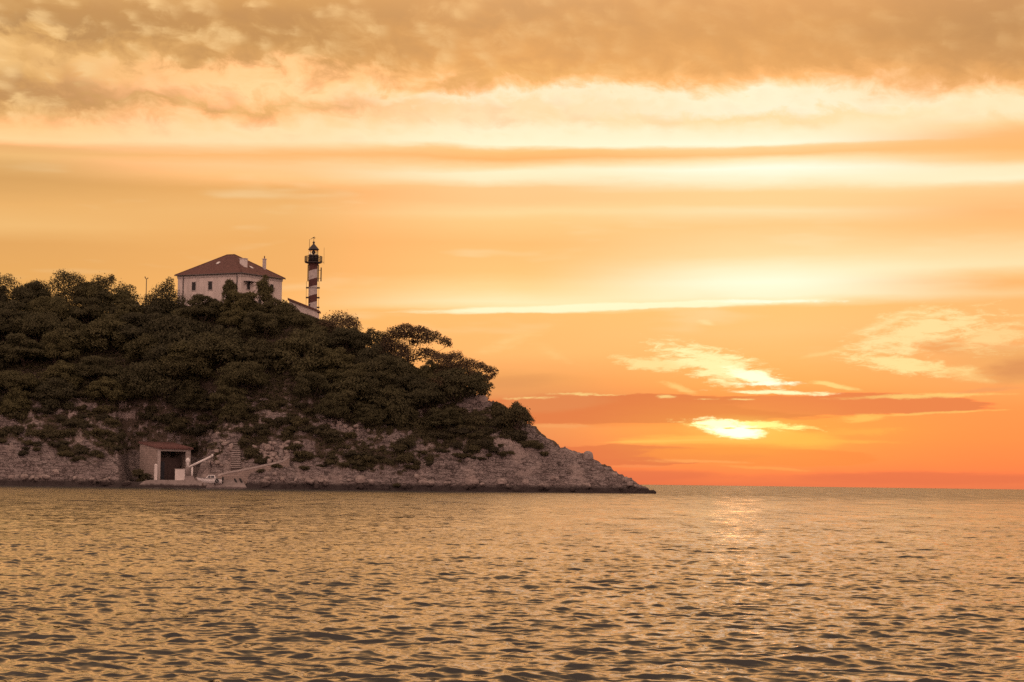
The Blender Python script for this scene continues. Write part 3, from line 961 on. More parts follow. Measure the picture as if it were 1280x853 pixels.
for s_ in (-1, 1):
    mb = MB()
    for (x0, x1, zz0, zz1) in ((1.36, 1.44, 0.14, 1.3), (1.8, 1.88, 0.14, 1.3), (1.36, 1.88, 1.22, 1.32), (1.36, 1.88, 0.22, 0.34)):
        mb.box(min(s_ * x0, s_ * x1), max(s_ * x0, s_ * x1), -0.06, 0.06, z_gal + zz0, z_gal + zz1)
    mb.build('panel_frame', MT['dark_metal'], gal)
drum_top = tz(319.2)
MB().lathe([(1.04, z_gal + 0.124), (1.04, drum_top - 0.1), (1.1, drum_top - 0.08), (1.1, drum_top)], 16).build('watch_room', MT['dark_metal'], lt)
gt = tz(312.5)
ln = empty  # placeholder name reuse avoided
lan = MB().lathe([(0.93, drum_top + 0.004), (0.93, gt - 0.004)], 16)
lan.build('lantern_glass', MT['glass'], lt)
ml = MB()
for k in range(10):
    a_ = 2 * math.pi * (k + 0.5) / 10
    ml.tube([(0.97 * math.cos(a_), 0.97 * math.sin(a_), drum_top), (0.97 * math.cos(a_), 0.97 * math.sin(a_), gt)], 0.04, 5)
for zz in (drum_top + 0.05, gt - 0.05):
    ml.tube([(0.97 * math.cos(2 * math.pi * k / 20), 0.97 * math.sin(2 * math.pi * k / 20), zz) for k in range(21)], 0.06, 5)
ml.build('glazing_bars', MT['dark_metal'], lt)
zm = (drum_top + gt) / 2
MB().lathe([(0.1, drum_top), (0.12, zm - 0.3), (0.34, zm - 0.25), (0.4, zm + 0.05), (0.3, zm + 0.33), (0.08, zm + 0.4), (0.05, gt)], 12).build('lamp', MT['grey_metal'], lt)
dt = tz(304.8)
MB().lathe([(1.16, gt + 0.004), (1.17, gt + 0.1), (1.0, gt + 0.28), (0.72, gt + 0.62), (0.4, gt + 0.98), (0.2, gt + 1.22), (0.14, dt), (0.24, dt + 0.14), (0.26, dt + 0.28), (0.15, dt + 0.45), (0.05, dt + 0.52)], 16).build('dome', MT['dark_metal'], lt)
# wind vane on its rod
v0 = dt + 0.5
MB().tube([(0, 0, v0), (0, 0, tz(298.5))], 0.045, 5).add([], []).build('vane_rod', MT['dark_metal'], lt)
vx = lambda px: (px - 390.4) * tp
vn = MB()
vn.tube([(vx(386.3), 0, tz(299.4)), (vx(388.8), 0, tz(297.8)), (vx(392.2), 0, tz(297.2))], 0.05, 5)
vn.tube([(vx(389.0), 0, tz(297.6)), (vx(391.6), 0, tz(296.0))], [0.08, 0.03], 5)
vn.tube([(vx(389.6), 0, tz(297.6)), (vx(392.3), 0, tz(298.6))], [0.07, 0.03], 5)
vn.build('wind_vane', MT['dark_metal'], lt)
MB().tube([(vx(385.2), -0.3, gt + 0.05), (vx(385.2), -0.3, tz(299.5))], 0.045, 5).build('aerial', MT['dark_metal'], lt)
MB().tube([(vx(403.6), 0, z_gal - 0.3), (vx(403.6), 0, tz(309.5))], 0.03, 5).tube([(vx(401), 0, z_gal + 0.1), (vx(403.6), 0, z_gal + 0.1)], 0.04, 5).build('aerial', MT['dark_metal'], lt)
# antenna strip on the right, held off by brackets
pn = MB().box(vx(399.6), vx(401.0), -0.12, 0.12, tz(351.8), tz(334.5)).build('antenna_panel', MT['dark_metal'], lt)
MB().tube([(0.9, 0, tz(338)), (vx(399.8), 0, tz(338))], 0.05, 5).tube([(0.9, 0, tz(348)), (vx(399.8), 0, tz(348))], 0.05, 5).build('bracket', MT['dark_metal'], pn)
for sx_, ytop, ybot in ((-1, 331, 352), (1, 331, 352)):
    MB().box(min(sx_ * 0.98, sx_ * 1.17), max(sx_ * 0.98, sx_ * 1.17), -0.35, 0.35, tz(ybot), tz(ytop)).build('cable_duct', MT['dark_metal'], lt)
for sx_, px0, y0, y1 in ((-1, 382.2, 352, 384), (1, 397.9, 352, 398.5)):
    x = vx(px0)
    mb = MB().tube([(x, -0.1, tz(y1)), (x, -0.1, tz(y0))], 0.035, 5)
    mb.build('cable_pipe', MT['dark_metal'], lt)
for y in (360, 372.3, 384.5):
    for sx_ in (-1, 1):
        if sx_ < 0 and y > 380: continue
        MB().box(min(sx_ * 0.93, sx_ * 1.45), max(sx_ * 0.93, sx_ * 1.45), -0.25, 0.1, tz(y) - 0.16, tz(y) + 0.16).build('clamp', MT['dark_metal'], lt)
MB().lathe([(1.0, tz(360.3) - 0.06), (1.02, tz(360.3)), (1.0, tz(360.3) + 0.06)], 8, smooth=False, a0=R(22.5)).build('ring', MT['grey_metal'], lt)
MB().box(vx(386), vx(387.4), -0.96, -0.9, tz(384), tz(380.5)).build('window', MT['shutter'], lt)
MB().box(-0.42, -0.02, -0.96, -0.9, 0.35, 2.4).build('door', MT['shutter'], lt)

# twin lamp post left of the house
P = at(182.6, 372, 474)
lpz = gz(P.x, P.y)
lp = empty('lamp_post', (P.x, P.y, lpz), 0, 'thin post with two upturned lamps rising from the trees left of the house', 'lamp post')
top = at(182.6, 348.5, 474).z - lpz
MB().tube([(0, 0, -0.5), (0, 0, top)], [0.12, 0.08], 6).build('pole', MT['dark_metal'], lp)
s_ = 474 / F
for dx, dz in ((-2.0, 2.4), (2.0, 1.0)):
    MB().tube([(0, 0, top - 0.1), (dx * 0.6 * s_, 0, top + 0.05), (dx * s_, 0, top + dz * s_)], [0.07, 0.08, 0.13], 6).build('lamp_arm', MT['dark_metal'], lp)

# white cistern block on the slope
P = hit(341.5, 407)
P.z = gz(P.x, P.y) + 0.6
cs = empty('water_tank', (P.x, P.y, P.z - 0.5), R(15), 'small white masonry tank half hidden by pines on the slope', 'tank')
MB().box(-0.55, 0.55, -0.5, 0.5, -1.5, 0.35).build('tank_body', MT['plaster_white'], cs)
MB().box(-0.62, 0.2, -0.57, 0.57, 0.353, 0.5).build('tank_lid', MT['trim'], cs)

# ------------------------------------------------------------------ boathouse and quay
BY = 431.5
bc = at(197.6, 600, BY)
QZ = 1.42
bo = empty('boathouse', (bc.x, bc.y, QZ), R(40), 'stone boathouse with a wide dark opening and a low red tiled roof', 'boathouse')
FL, SL, h0, h1 = 7.1, 6.9, 5.9, 6.95
wl = MB()
hz = lambda y: h0 + (h1 - h0) * y / SL
def wallbox(x0, x1, y0, y1, zb=-0.6, zt0=None, zt1=None):
    a_, b_ = (hz(y0) if zt0 is None else zt0), (hz(y1) if zt1 is None else zt1)
    wl.hexa([(x0, y0, zb), (x1, y0, zb), (x1, y1, zb), (x0, y1, zb), (x0, y0, a_), (x1, y0, a_), (x1, y1, b_), (x0, y1, b_)])
wallbox(0, 0.4, 0.402, SL - 0.402); wallbox(FL - 0.4, FL, 0.402, SL - 0.402)
wallbox(0, FL, SL - 0.4, SL)
wl.build('wall', MT['blocks'], bo)
wl = MB(); wallbox(0, 0.45, 0, 0.4); wallbox(FL - 1.0, FL, 0, 0.4)
wallbox(0.453, FL - 1.003, 0.02, 0.38, hz(0) - 0.45)
wl.build('front_pillar', MT['concrete'], bo)
o_ = 0.35
rf = MB().hexa([(-0.25, -0.45, hz(-0.45) + 0.005), (FL + 0.3, -0.45, hz(-0.45) + 0.005), (FL + 0.3, SL + 0.3, hz(SL + 0.3) + 0.005), (-0.25, SL + 0.3, hz(SL + 0.3) + 0.005),
                (-0.25, -0.45, hz(-0.45) + 0.24), (FL + 0.3, -0.45, hz(-0.45) + 0.24), (FL + 0.3, SL + 0.3, hz(SL + 0.3) + 0.24), (-0.25, SL + 0.3, hz(SL + 0.3) + 0.24)])
rfo = rf.build('roof', MT['tiles_bright'], bo)
rt_ = MB()
for k in range(17):
    x = -0.15 + (FL + 0.35) * k / 16
    rt_.tube([(x, -0.5, hz(-0.5) + 0.25), (x, SL + 0.3, hz(SL + 0.3) + 0.25)], 0.11, 6)
rt_.build('roof_tile', MT['tiles_bright'], rfo)
MB().box(0.453, FL - 1.003, 2.0, 2.1, -0.3, 4.2).build('partition', MT['rust_in'], bo)
MB().box(0.7, 2.5, 1.9, 1.997, -0.05, 3.5).build('door', MT['dark_in'], bo)
MB().box(3.3, 5.7, 1.92, 1.997, -0.05, 3.3).build('door', MT['rust_in'], bo)
MB().box(0.41, FL - 0.41, 0.405, SL - 0.405, -0.5, 0.02).build('floor_slab', MT['concrete_dark'], bo)

# quay
q = MB()
Qx = lambda px, Y=428.0: (px - 640) / F * Y
ZR = lambda px: 0.0
qa = [(176, 0.2), (184, 1.15), (192, QZ - 0.02), (262, QZ - 0.02), (271, 0.75), (279, 0.15)]
front = [(Qx(px), 427.1 - 0.25 * (1 if i in (2, 3) else 0), z) for i, (px, z) in enumerate(qa)]
n_ = len(front)
vs = [(x, y, z) for x, y, z in front] + [(x, 443 if i < 4 else 433, z) for i, (x, y, z) in enumerate(front)] + [(x, y - 0.3, -1.5) for x, y, z in front]
fs = []
for i in range(n_ - 1):
    fs.append((i, i + 1, n_ + i + 1, n_ + i)); fs.append((2 * n_ + i, 2 * n_ + i + 1, i + 1, i))
q.add(vs, fs)
m, nt, b = material('quay_concrete')
tc = nt.node('ShaderNodeTexCoord').outputs['Object']
sx = nt.node('ShaderNodeSeparateXYZ'); nt.put(sx.inputs[0], tc)
nn = nt.noise(tc, 0.9, 6, 0.7)
cc = nt.ramp(nn, [(0.3, (0.21, 0.175, 0.16)), (0.7, (0.36, 0.31, 0.285))])
nt.put(b.inputs['Base Color'], nt.mix(nt.smooth(0.75, 0.3, nt.m('ADD', sx.outputs[2], nt.lin(0.3, 0.7, nn, -0.2, 0.2))), cc, (0.05, 0.038, 0.035)))
b.inputs['Roughness'].default_value = 0.9
MT['quay'] = m
tag(q.build('quay', m), 'concrete quay in front of the boathouse with sloping ends', 'quay')

# tall pale post at the corner of the boathouse
P = at(194.4, 600, 429.6)
po = empty('mooring_post', (P.x, P.y, QZ), R(25), 'tall square white post at the near corner of the boathouse', 'post')
MB().box(-0.24, 0.24, -0.24, 0.24, -0.1, 2.7).build('shaft', MT['plaster_white'], po)
MB().hexa([(-0.29, -0.29, 2.703), (0.29, -0.29, 2.703), (0.29, 0.29, 2.703), (-0.29, 0.29, 2.703), (-0.1, -0.1, 3.0), (0.1, -0.1, 3.0), (0.1, 0.1, 3.0), (-0.1, 0.1, 3.0)]).build('cap', MT['plaster_white'], po)

# white block beside the crane
P = at(224.8, 600, 429.2)
wb = empty('concrete_block', (P.x, P.y, QZ), R(8), 'white rendered block wall on the quay between boathouse opening and crane', 'block')
MB().box(-0.92, 0.92, -0.4, 0.4, -0.1, 1.98).build('block_body', MT['plaster_white'], wb)
MB().box(-0.98, 0.98, -0.46, 0.46, 1.983, 2.1).build('coping', MT['plaster_white'], wb)

# the crane
CY = 428.9
P = at(236, 600.5, CY)
cr = empty('boat_crane', (P.x, P.y, QZ), 0, 'white boat crane on the quay with its jib raised over the boat', 'crane')
cs_ = CY / F
cx_ = lambda px: (px - 236) * cs_
cz_ = lambda y: at(236, y, CY).z - QZ
MB().hexa([(-0.85, -0.6, -0.1), (1.35, -0.6, -0.1), (1.35, 0.6, -0.1), (-0.85, 0.6, -0.1), (-0.45, -0.35, 0.85), (0.75, -0.35, 0.85), (0.75, 0.35, 0.85), (-0.45, 0.35, 0.85)]).build('plinth', MT['concrete_dark'], cr)
MB().tube([(cx_(234.6), 0, 0.8), (cx_(234.6), 0, cz_(584))], [0.36, 0.33], 10).build('pedestal', MT['concrete_dark'], cr)
MB().lathe([(0.2, cz_(584)), (0.24, cz_(580)), (0.3, cz_(578.4)), (0.42, cz_(576.8)), (0.42, cz_(574.2)), (0.2, cz_(573)), (0.1, cz_(572.4))], 10, cx_(234.4), 0).build('winch_head', MT['white_paint'], cr)
MB().tube([(cx_(239.8), 0, 0.4), (cx_(239.8), 0, cz_(583.2))], 0.19, 8).build('strut', MT['white_paint'], cr)
jb = MB().tube([(cx_(236), -0.05, cz_(584.2)), (cx_(265.6), -0.6, cz_(569.6))], [0.25, 0.17], 8).build('jib', MT['white_paint'], cr)
MB().tube([(cx_(264.6), -0.6, cz_(569.6)), (cx_(266.4), -0.62, cz_(569.0))], 0.26, 8).build('jib_sheave', MT['white_paint'], jb)
MB().tube([(cx_(265), -0.6, cz_(570)), (cx_(263.4), -0.6, cz_(577)), (cx_(264.6), -0.6, cz_(585))], 0.05, 5).tube([(cx_(263.6), -0.6, cz_(575)), (cx_(263.0), -0.6, cz_(581))], [0.05, 0.16], 5).build('hoist_rope', MT['dark_metal'], jb)

# slipway slab and the boat on it
P = at(292, 607, 428)
sp = empty('slipway', (P.x, P.y, 0), 0, 'sloping grey concrete slipway slab running into the water beside the boat', 'slipway')
sx0, sx1 = Qx(262) - P.x, Qx(312) - P.x
MB().hexa([(sx0, -0.9, -1.2), (sx1 + 0.5, -0.9, -1.2), (sx1 - 1.2, 6.5, -1.0), (sx0, 6.5, -1.0), (sx0, -1.4, 0.3), (sx1, -1.2, 0.3), (sx1 - 1.6, 2.2, 2.45), (sx0, 2.2, 2.3)]).build('slab', MT['concrete_dark'], sp)
for dx in (2.6, 3.6):
    MB().hexa([(dx - 2.2, 0.0, 0.9), (dx - 1.95, 0.0, 0.9), (dx - 2.9, 1.8, 2.05), (dx - 3.15, 1.8, 2.05), (dx - 2.2, 0.0, 1.3), (dx - 1.95, 0.0, 1.3), (dx - 2.9, 1.8, 2.42), (dx - 3.15, 1.8, 2.42)]).build('skid', MT['rubber'], sp)

bt_c = at(261.5, 604, 427.3)
bt = empty('motor_boat', (bt_c.x, bt_c.y, 0.72), R(6), 'small white motor boat with a low cabin drawn up below the crane', 'boat')
NS, prof = 9, []
vs, fs = [], []
Lb = 4.7
for i in range(NS):
    t = i / (NS - 1)               # 0 bow (left) .. 1 stern
    x = -Lb / 2 + Lb * t
    hw = 0.85 * (1 - (1 - min(1, t / 0.62)) ** 2) + 0.03
    keel = 0.30 * (1 - t) ** 3 + 0.0
    sheer = 1.05 + 0.28 * (1 - t) ** 1.6
    xb = x + 0.45 * (1 - t) ** 2
    vs += [(xb, 0, keel), (xb - 0.0, -hw * 0.72, keel + 0.22), (x * 0.6 + xb * 0.4, -hw * 0.95, keel + 0.55), (x, -hw, sheer), (x, -hw + 0.07, sheer), (x, 0, sheer - 0.02), (x, hw - 0.07, sheer), (x, hw, sheer), (x * 0.6 + xb * 0.4, hw * 0.95, keel + 0.55), (xb, hw * 0.72, keel + 0.22)]
for i in range(NS - 1):
    for k in range(10):
        k2 = (k + 1) % 10
        fs.append((i * 10 + k, (i + 1) * 10 + k, (i + 1) * 10 + k2, i * 10 + k2))
fs.append(tuple(range(10))); fs.append(tuple((NS - 1) * 10 + k for k in range(9, -1, -1)))
hull = MB().add(vs, fs).build('hull', MT['white_paint'], bt)
MB().tube([(-Lb / 2 + 0.02, -0.02, 1.33), (-1.4, -0.62, 1.2), (0, -0.86, 1.07), (Lb / 2, -0.9, 1.02)], 0.05, 5).build('rubbing_strake', MT['grey_metal'], hull)
cab = MB().hexa([(-0.75, -0.6, 1.06), (1.2, -0.66, 1.0), (1.2, 0.66, 1.0), (-0.75, 0.6, 1.06), (-0.15, -0.5, 1.75), (1.0, -0.55, 1.75), (1.0, 0.55, 1.75), (-0.15, 0.5, 1.75)]).build('cabin', MT['white_paint'], bt)
MB().hexa([(-0.35, -0.655, 1.2), (0.25, -0.665, 1.2), (0.25, -0.62, 1.2), (-0.35, -0.62, 1.2), (-0.12, -0.56, 1.62), (0.25, -0.58, 1.62), (0.25, -0.53, 1.62), (-0.12, -0.5, 1.62)]).build('window', MT['pane'], cab)
MB().hexa([(0.35, -0.67, 1.2), (0.95, -0.68, 1.2), (0.95, -0.62, 1.2), (0.35, -0.62, 1.2), (0.35, -0.585, 1.62), (0.9, -0.595, 1.62), (0.9, -0.54, 1.62), (0.35, -0.53, 1.62)]).build('window', MT['pane'], cab)
fe = MB()
fe.tube([(1.45 + 0.27 * math.cos(a_), -0.98, 0.62 + 0.27 * math.sin(a_)) for a_ in np.linspace(0, 2 * math.pi, 15)], 0.12, 6)
fe.build('tyre_fender', MT['rubber'], bt)
ob = MB().box(Lb / 2 + 0.02, Lb / 2 + 0.35, -0.18, 0.18, 0.8, 1.45).box(Lb / 2 + 0.1, Lb / 2 + 0.24, -0.07, 0.07, 0.0, 0.797)
ob.build('outboard_motor', MT['rubber'], bt)
ck = MB().box(-1.3, -1.1, -0.5, 0.5, -0.4, 0.14).box(1.0, 1.2, -0.5, 0.5, -0.4, 0.02)
tag(ck.build('keel_blocks', MT['bark']), None)
ko = COL.objects[-1]; ko.parent = bt; ko.name = 'cradle'

# the long ramp wall rising to the right
pts = [(272.5, 593.2), (285, 589.5), (300, 587), (320, 583), (340, 578.6), (354, 575.2), (362, 569.4)]
rw = empty('ramp_wall', at(272.5, 600, 431), 0, 'long low pale wall of the ramp rising to the right behind the boat', 'wall')
o0 = rw.location.copy()
cop, bod = MB(), MB()
dep = [min(hit(px, py + 3).y, 436) - 1.7 for px, py in pts]
W3 = [at(px, py, Y) - o0 for (px, py), Y in zip(pts, dep)]
for a_, b_ in zip(W3[:-1], W3[1:]):
    dz = Vector((0, 0, 1)); dy = Vector((0, 0.55, 0))
    cop.hexa([a_ - dz * 0.35, b_ - dz * 0.35, b_ - dz * 0.35 + dy, a_ - dz * 0.35 + dy, a_, b_, b_ + dy, a_ + dy])
    e_ = Vector((0, 0.08, 0))
    bod.hexa([a_ + e_ - dz * 3.0, b_ + e_ - dz * 3.0, b_ + dy - dz * 3.0, a_ + dy - dz * 3.0, a_ + e_ - dz * 0.353, b_ + e_ - dz * 0.353, b_ + dy - dz * 0.353, a_ + dy - dz * 0.353])
cop.build('coping', MT['concrete'], rw); bod.build('wall_body', MT['blocks'], rw)

# stone steps
H0 = hit(294, 584)
P0 = at(294.5, 584, H0.y - 1.0)
st = empty('stone_steps', P0, 0, 'flight of worn stone steps climbing the bank behind the boat', 'steps')
yl = P0.y - 0.3
for k in range(14):
    py = 584 - 2.3 * k
    H = hit(294.5, py)
    yk = max(yl + 0.22, H.y - 0.75); yl = yk
    P = at(294.6, py, yk)
    z1 = P.z - P0.z; y0 = yk - P0.y; w = 0.95 - 0.012 * k; xk = P.x - P0.x + random.uniform(-0.06, 0.06)
    o = MB().hexa([(xk - w, y0 - 0.14, z1 - 0.13), (xk + w, y0 - 0.14, z1 - 0.13), (xk + w, y0 + 0.6, z1 - 0.13), (xk - w, y0 + 0.6, z1 - 0.13),
                   (xk - w, y0 - 0.14, z1), (xk + w, y0 - 0.14, z1 + 0.02), (xk + w, y0 + 0.6, z1 + 0.02), (xk - w, y0 + 0.6, z1)]).build('step', MT['concrete'], st)
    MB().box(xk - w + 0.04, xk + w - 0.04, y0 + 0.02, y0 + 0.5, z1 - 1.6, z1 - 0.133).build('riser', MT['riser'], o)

# ------------------------------------------------------------------ the sea
g = np.random.default_rng(12)
r1 = [2.0]
while r1[-1] < 1400:
    r = r1[-1]
    r1.append(r + (0.5 if r < 14 else max(0.022, 0.00115 * r * min(3.2, 1 + max(0, (r - 50) / 130)))))
r1 = np.array(r1 + list(np.geomspace(1420, 60000, 120)), dtype=np.float64)
th = np.concatenate([np.linspace(-math.pi, R(-17), 60)[:-1], np.linspace(R(-16), R(16), 740), np.linspace(R(17), math.pi, 60)[1:]])
dr = np.gradient(r1); dth = np.gradient(th)
RR, TT = np.meshgrid(r1, th, indexing='ij')
RR = RR.astype(np.float32); TT = TT.astype(np.float32)
Xw, Yw = RR * np.sin(TT), RR * np.cos(TT)
Zw = np.zeros_like(Xw); DX = np.zeros_like(Xw); DY = np.zeros_like(Xw)
DRr = np.repeat(dr[:, None], len(th), 1).astype(np.float32)
DTt = (r1[:, None] * dth[None]).astype(np.float32)
NW = 104
lam = np.geomspace(0.075, 3.6, NW) * g.uniform(0.92, 1.08, NW)
wind = R(262)                           # waves run towards the camera, a little across
for i in range(NW):
    l = lam[i]; k = 2 * math.pi / l
    spread = 0.62 if l < 1.2 else 0.5
    d = wind + g.normal() * spread
    kx, ky = k * math.cos(d), k * math.sin(d)
    sl = 0.039 * (1.0 if l < 0.32 else (0.32 / l) ** 0.72) * g.uniform(0.6, 1.4)
    A = sl / k
    # leave out what the sheet cannot resolve here
    kr = np.abs(kx * np.sin(TT) + ky * np.cos(TT)); kt = np.abs(kx * np.cos(TT) - ky * np.sin(TT))
    fade = np.clip(2.2 - 1.4 * np.maximum(kr * DRr, kt * DTt), 0, 1)
    p = kx * Xw + ky * Yw + g.uniform(0, 6.283)
    s_, c_ = np.sin(p), np.cos(p)
    Zw += (A * fade) * c_
    DX -= (A * 0.9 * fade * kx / k) * s_; DY -= (A * 0.9 * fade * ky / k) * s_
# gusts: patches of rougher and calmer water
gust = 0.5 + 1.05 * fbm(Xw.astype(float) * 0.035 + 5, Yw.astype(float) * 0.018, 71, 3).astype(np.float32)
Zw *= gust
Xw += DX * gust; Yw += DY * gust
nr, ntq = Xw.shape
idx = np.arange(nr * ntq).reshape(nr, ntq)
faces = np.stack([idx[:-1, :-1], idx[:-1, 1:], idx[1:, 1:], idx[1:, :-1]], -1).reshape(-1, 4)[:, ::-1]
m, nt, b = material('sea_water')
tc = nt.node('ShaderNodeTexCoord').outputs['Object']
mp = nt.node('ShaderNodeMapping'); nt.put(mp.inputs[0], tc); mp.inputs['Scale'].default_value = (0.42, 1.0, 1.0); mp.inputs['Rotation'].default_value = (0, 0, R(6))
def ripple(scale, det):
    n = nt.node('ShaderNodeTexNoise'); nt.put(n.inputs['Vector'], mp.outputs[0])
    n.inputs['Scale'].default_value = scale; n.inputs['Detail'].default_value = det; n.inputs['Roughness'].default_value = 0.6
    v = nt.node('ShaderNodeVectorMath', operation='SUBTRACT'); nt.put(v.inputs[0], n.outputs['Color']); v.inputs[1].default_value = (0.5, 0.5, 0.5)
    return v.outputs[0]
def vscale(v, k):
    n = nt.node('ShaderNodeVectorMath', operation='MULTIPLY'); nt.put(n.inputs[0], v); n.inputs[1].default_value = k
    return n.outputs[0]
def vadd(a, c):
    n = nt.node('ShaderNodeVectorMath', operation='ADD'); nt.put(n.inputs[0], a); nt.put(n.inputs[1], c)
    return n.outputs[0]
gn_ = nt.node('ShaderNodeNewGeometry').outputs['Normal']
rp = vadd(vscale(ripple(8.0, 6), (0.7, 1.05, 0.0)), vscale(ripple(1.1, 2), (0.22, 0.4, 0.0)))
gl_ = nt.node('ShaderNodeVectorMath', operation='LENGTH'); nt.put(gl_.inputs[0], tc)
# wind streaks: ruffled and smoother water
mw = nt.node('ShaderNodeMapping'); nt.put(mw.inputs[0], tc); mw.inputs['Scale'].default_value = (0.13, 0.10, 1.0)
wind = nt.noise(mw.outputs[0], 1.0, 6, 0.68, 0.2)
mw2 = nt.node('ShaderNodeMapping'); nt.put(mw2.inputs[0], tc); mw2.inputs['Scale'].default_value = (0.75, 0.05, 1.0)
streak = nt.noise(mw2.outputs[0], 1.0, 5, 0.7, 0.1)
wind = nt.m('ADD', nt.m('MULTIPLY', wind, 0.45), nt.m('MULTIPLY', streak, 0.55))
rs = nt.node('ShaderNodeVectorMath', operation='SCALE'); nt.put(rs.inputs[0], rp); nt.put(rs.inputs['Scale'], nt.m('MULTIPLY', nt.lin(20, 400, gl_.outputs['Value'], 0.75, 1.7), nt.lin(0.38, 0.62, wind, 0.3, 1.9)))
nv = nt.node('ShaderNodeVectorMath', operation='NORMALIZE'); nt.put(nv.inputs[0], vadd(gn_, rs.outputs[0]))
nt.put(b.inputs['Normal'], nv.outputs[0])
b.inputs['Base Color'].default_value = (0.022, 0.02, 0.02, 1)
nt.put(b.inputs['Roughness'], nt.m('MULTIPLY', nt.lin(25, 420, gl_.outputs['Value'], 0.06, 0.33), nt.lin(0.38, 0.62, wind, 0.4, 1.5)))
b.inputs['IOR'].default_value = 1.42
b.inputs['Specular IOR Level'].default_value = 0.5
MT['sea'] = m
me = mesh_np('sea', np.stack([Xw, Yw, Zw], -1).reshape(-1, 3), faces, m, True)
tag(link('sea', me), 'rippled sea reflecting the golden sky', 'sea', kind='structure')

# ------------------------------------------------------------------ sky
SUN_AZ = math.atan((925 - 640) / F)
SUN_EL = R(1.4)
w = bpy.data.worlds.new('World'); sc.world = w; w.use_nodes = True
nt = NT(w.node_tree)
for n in list(nt.n): nt.n.remove(n)
out = nt.node('ShaderNodeOutputWorld')
tc = nt.node('ShaderNodeTexCoord').outputs['Generated']
sx = nt.node('ShaderNodeSeparateXYZ'); nt.put(sx.inputs[0], tc)
dx, dy, dz = sx.outputs
az = nt.m('ARCTAN2', dx, dy)
el = nt.m('ARCSINE', nt.m('MAXIMUM', dz, 0.0))
# sky chart: X across (azimuth), Y down from 0 at 12 degrees of elevation to about 604 at the horizon
X = nt.m('MULTIPLY_ADD', az, F * 1.012, 640)
Y = nt.m('SUBTRACT', nt.m('MULTIPLY_ADD', az, 0.0128 * F, 603.8), nt.m('MULTIPLY', el, F))

# noise fields
nA = nt.noise(nt.vec(nt.m('MULTIPLY', X, 0.019), nt.m('MULTIPLY_ADD', X, -0.003, nt.m('MULTIPLY', Y, 0.03)), 1.7), 1.0, 7, 0.6, 0.3)     # billows
nB = nt.noise(nt.vec(nt.m('MULTIPLY', X, 0.0022), nt.m('MULTIPLY', Y, 0.02), 5.1), 1.0, 4, 0.5, 0.2)      # long streaks
nC = nt.noise(nt.vec(nt.m('MULTIPLY', X, 0.016), nt.m('MULTIPLY', Y, 0.075), 9.3), 1.0, 8, 0.68, 0.25)     # wisps
nD = nt.noise(nt.vec(nt.m('MULTIPLY', X, 0.005), nt.m('MULTIPLY', Y, 0.03), 3.3), 1.0, 3, 0.5)
up_w = nt.smooth(185, 130, Y)                      # 1 in the billowy upper part
mid_w = nt.smooth(470, 400, Y)
wA = nt.m('MULTIPLY', nt.m('MULTIPLY', nt.m('SUBTRACT', nA, 0.5), up_w), nt.lin(0, 1280, X, 105, 62))
wB = nt.m('MULTIPLY', nt.m('SUBTRACT', nB, 0.5), nt.lin(0, 1, mid_w, 9, 26))
wC = nt.m('MULTIPLY', nt.m('SUBTRACT', nC, 0.5), 7.0)
Yw_ = nt.m('ADD', nt.m('ADD', Y, wA), nt.m('ADD', wB, wC))
Yn = nt.m('DIVIDE', nt.m('ADD', Yw_, 20), 660.0, clamp=True)

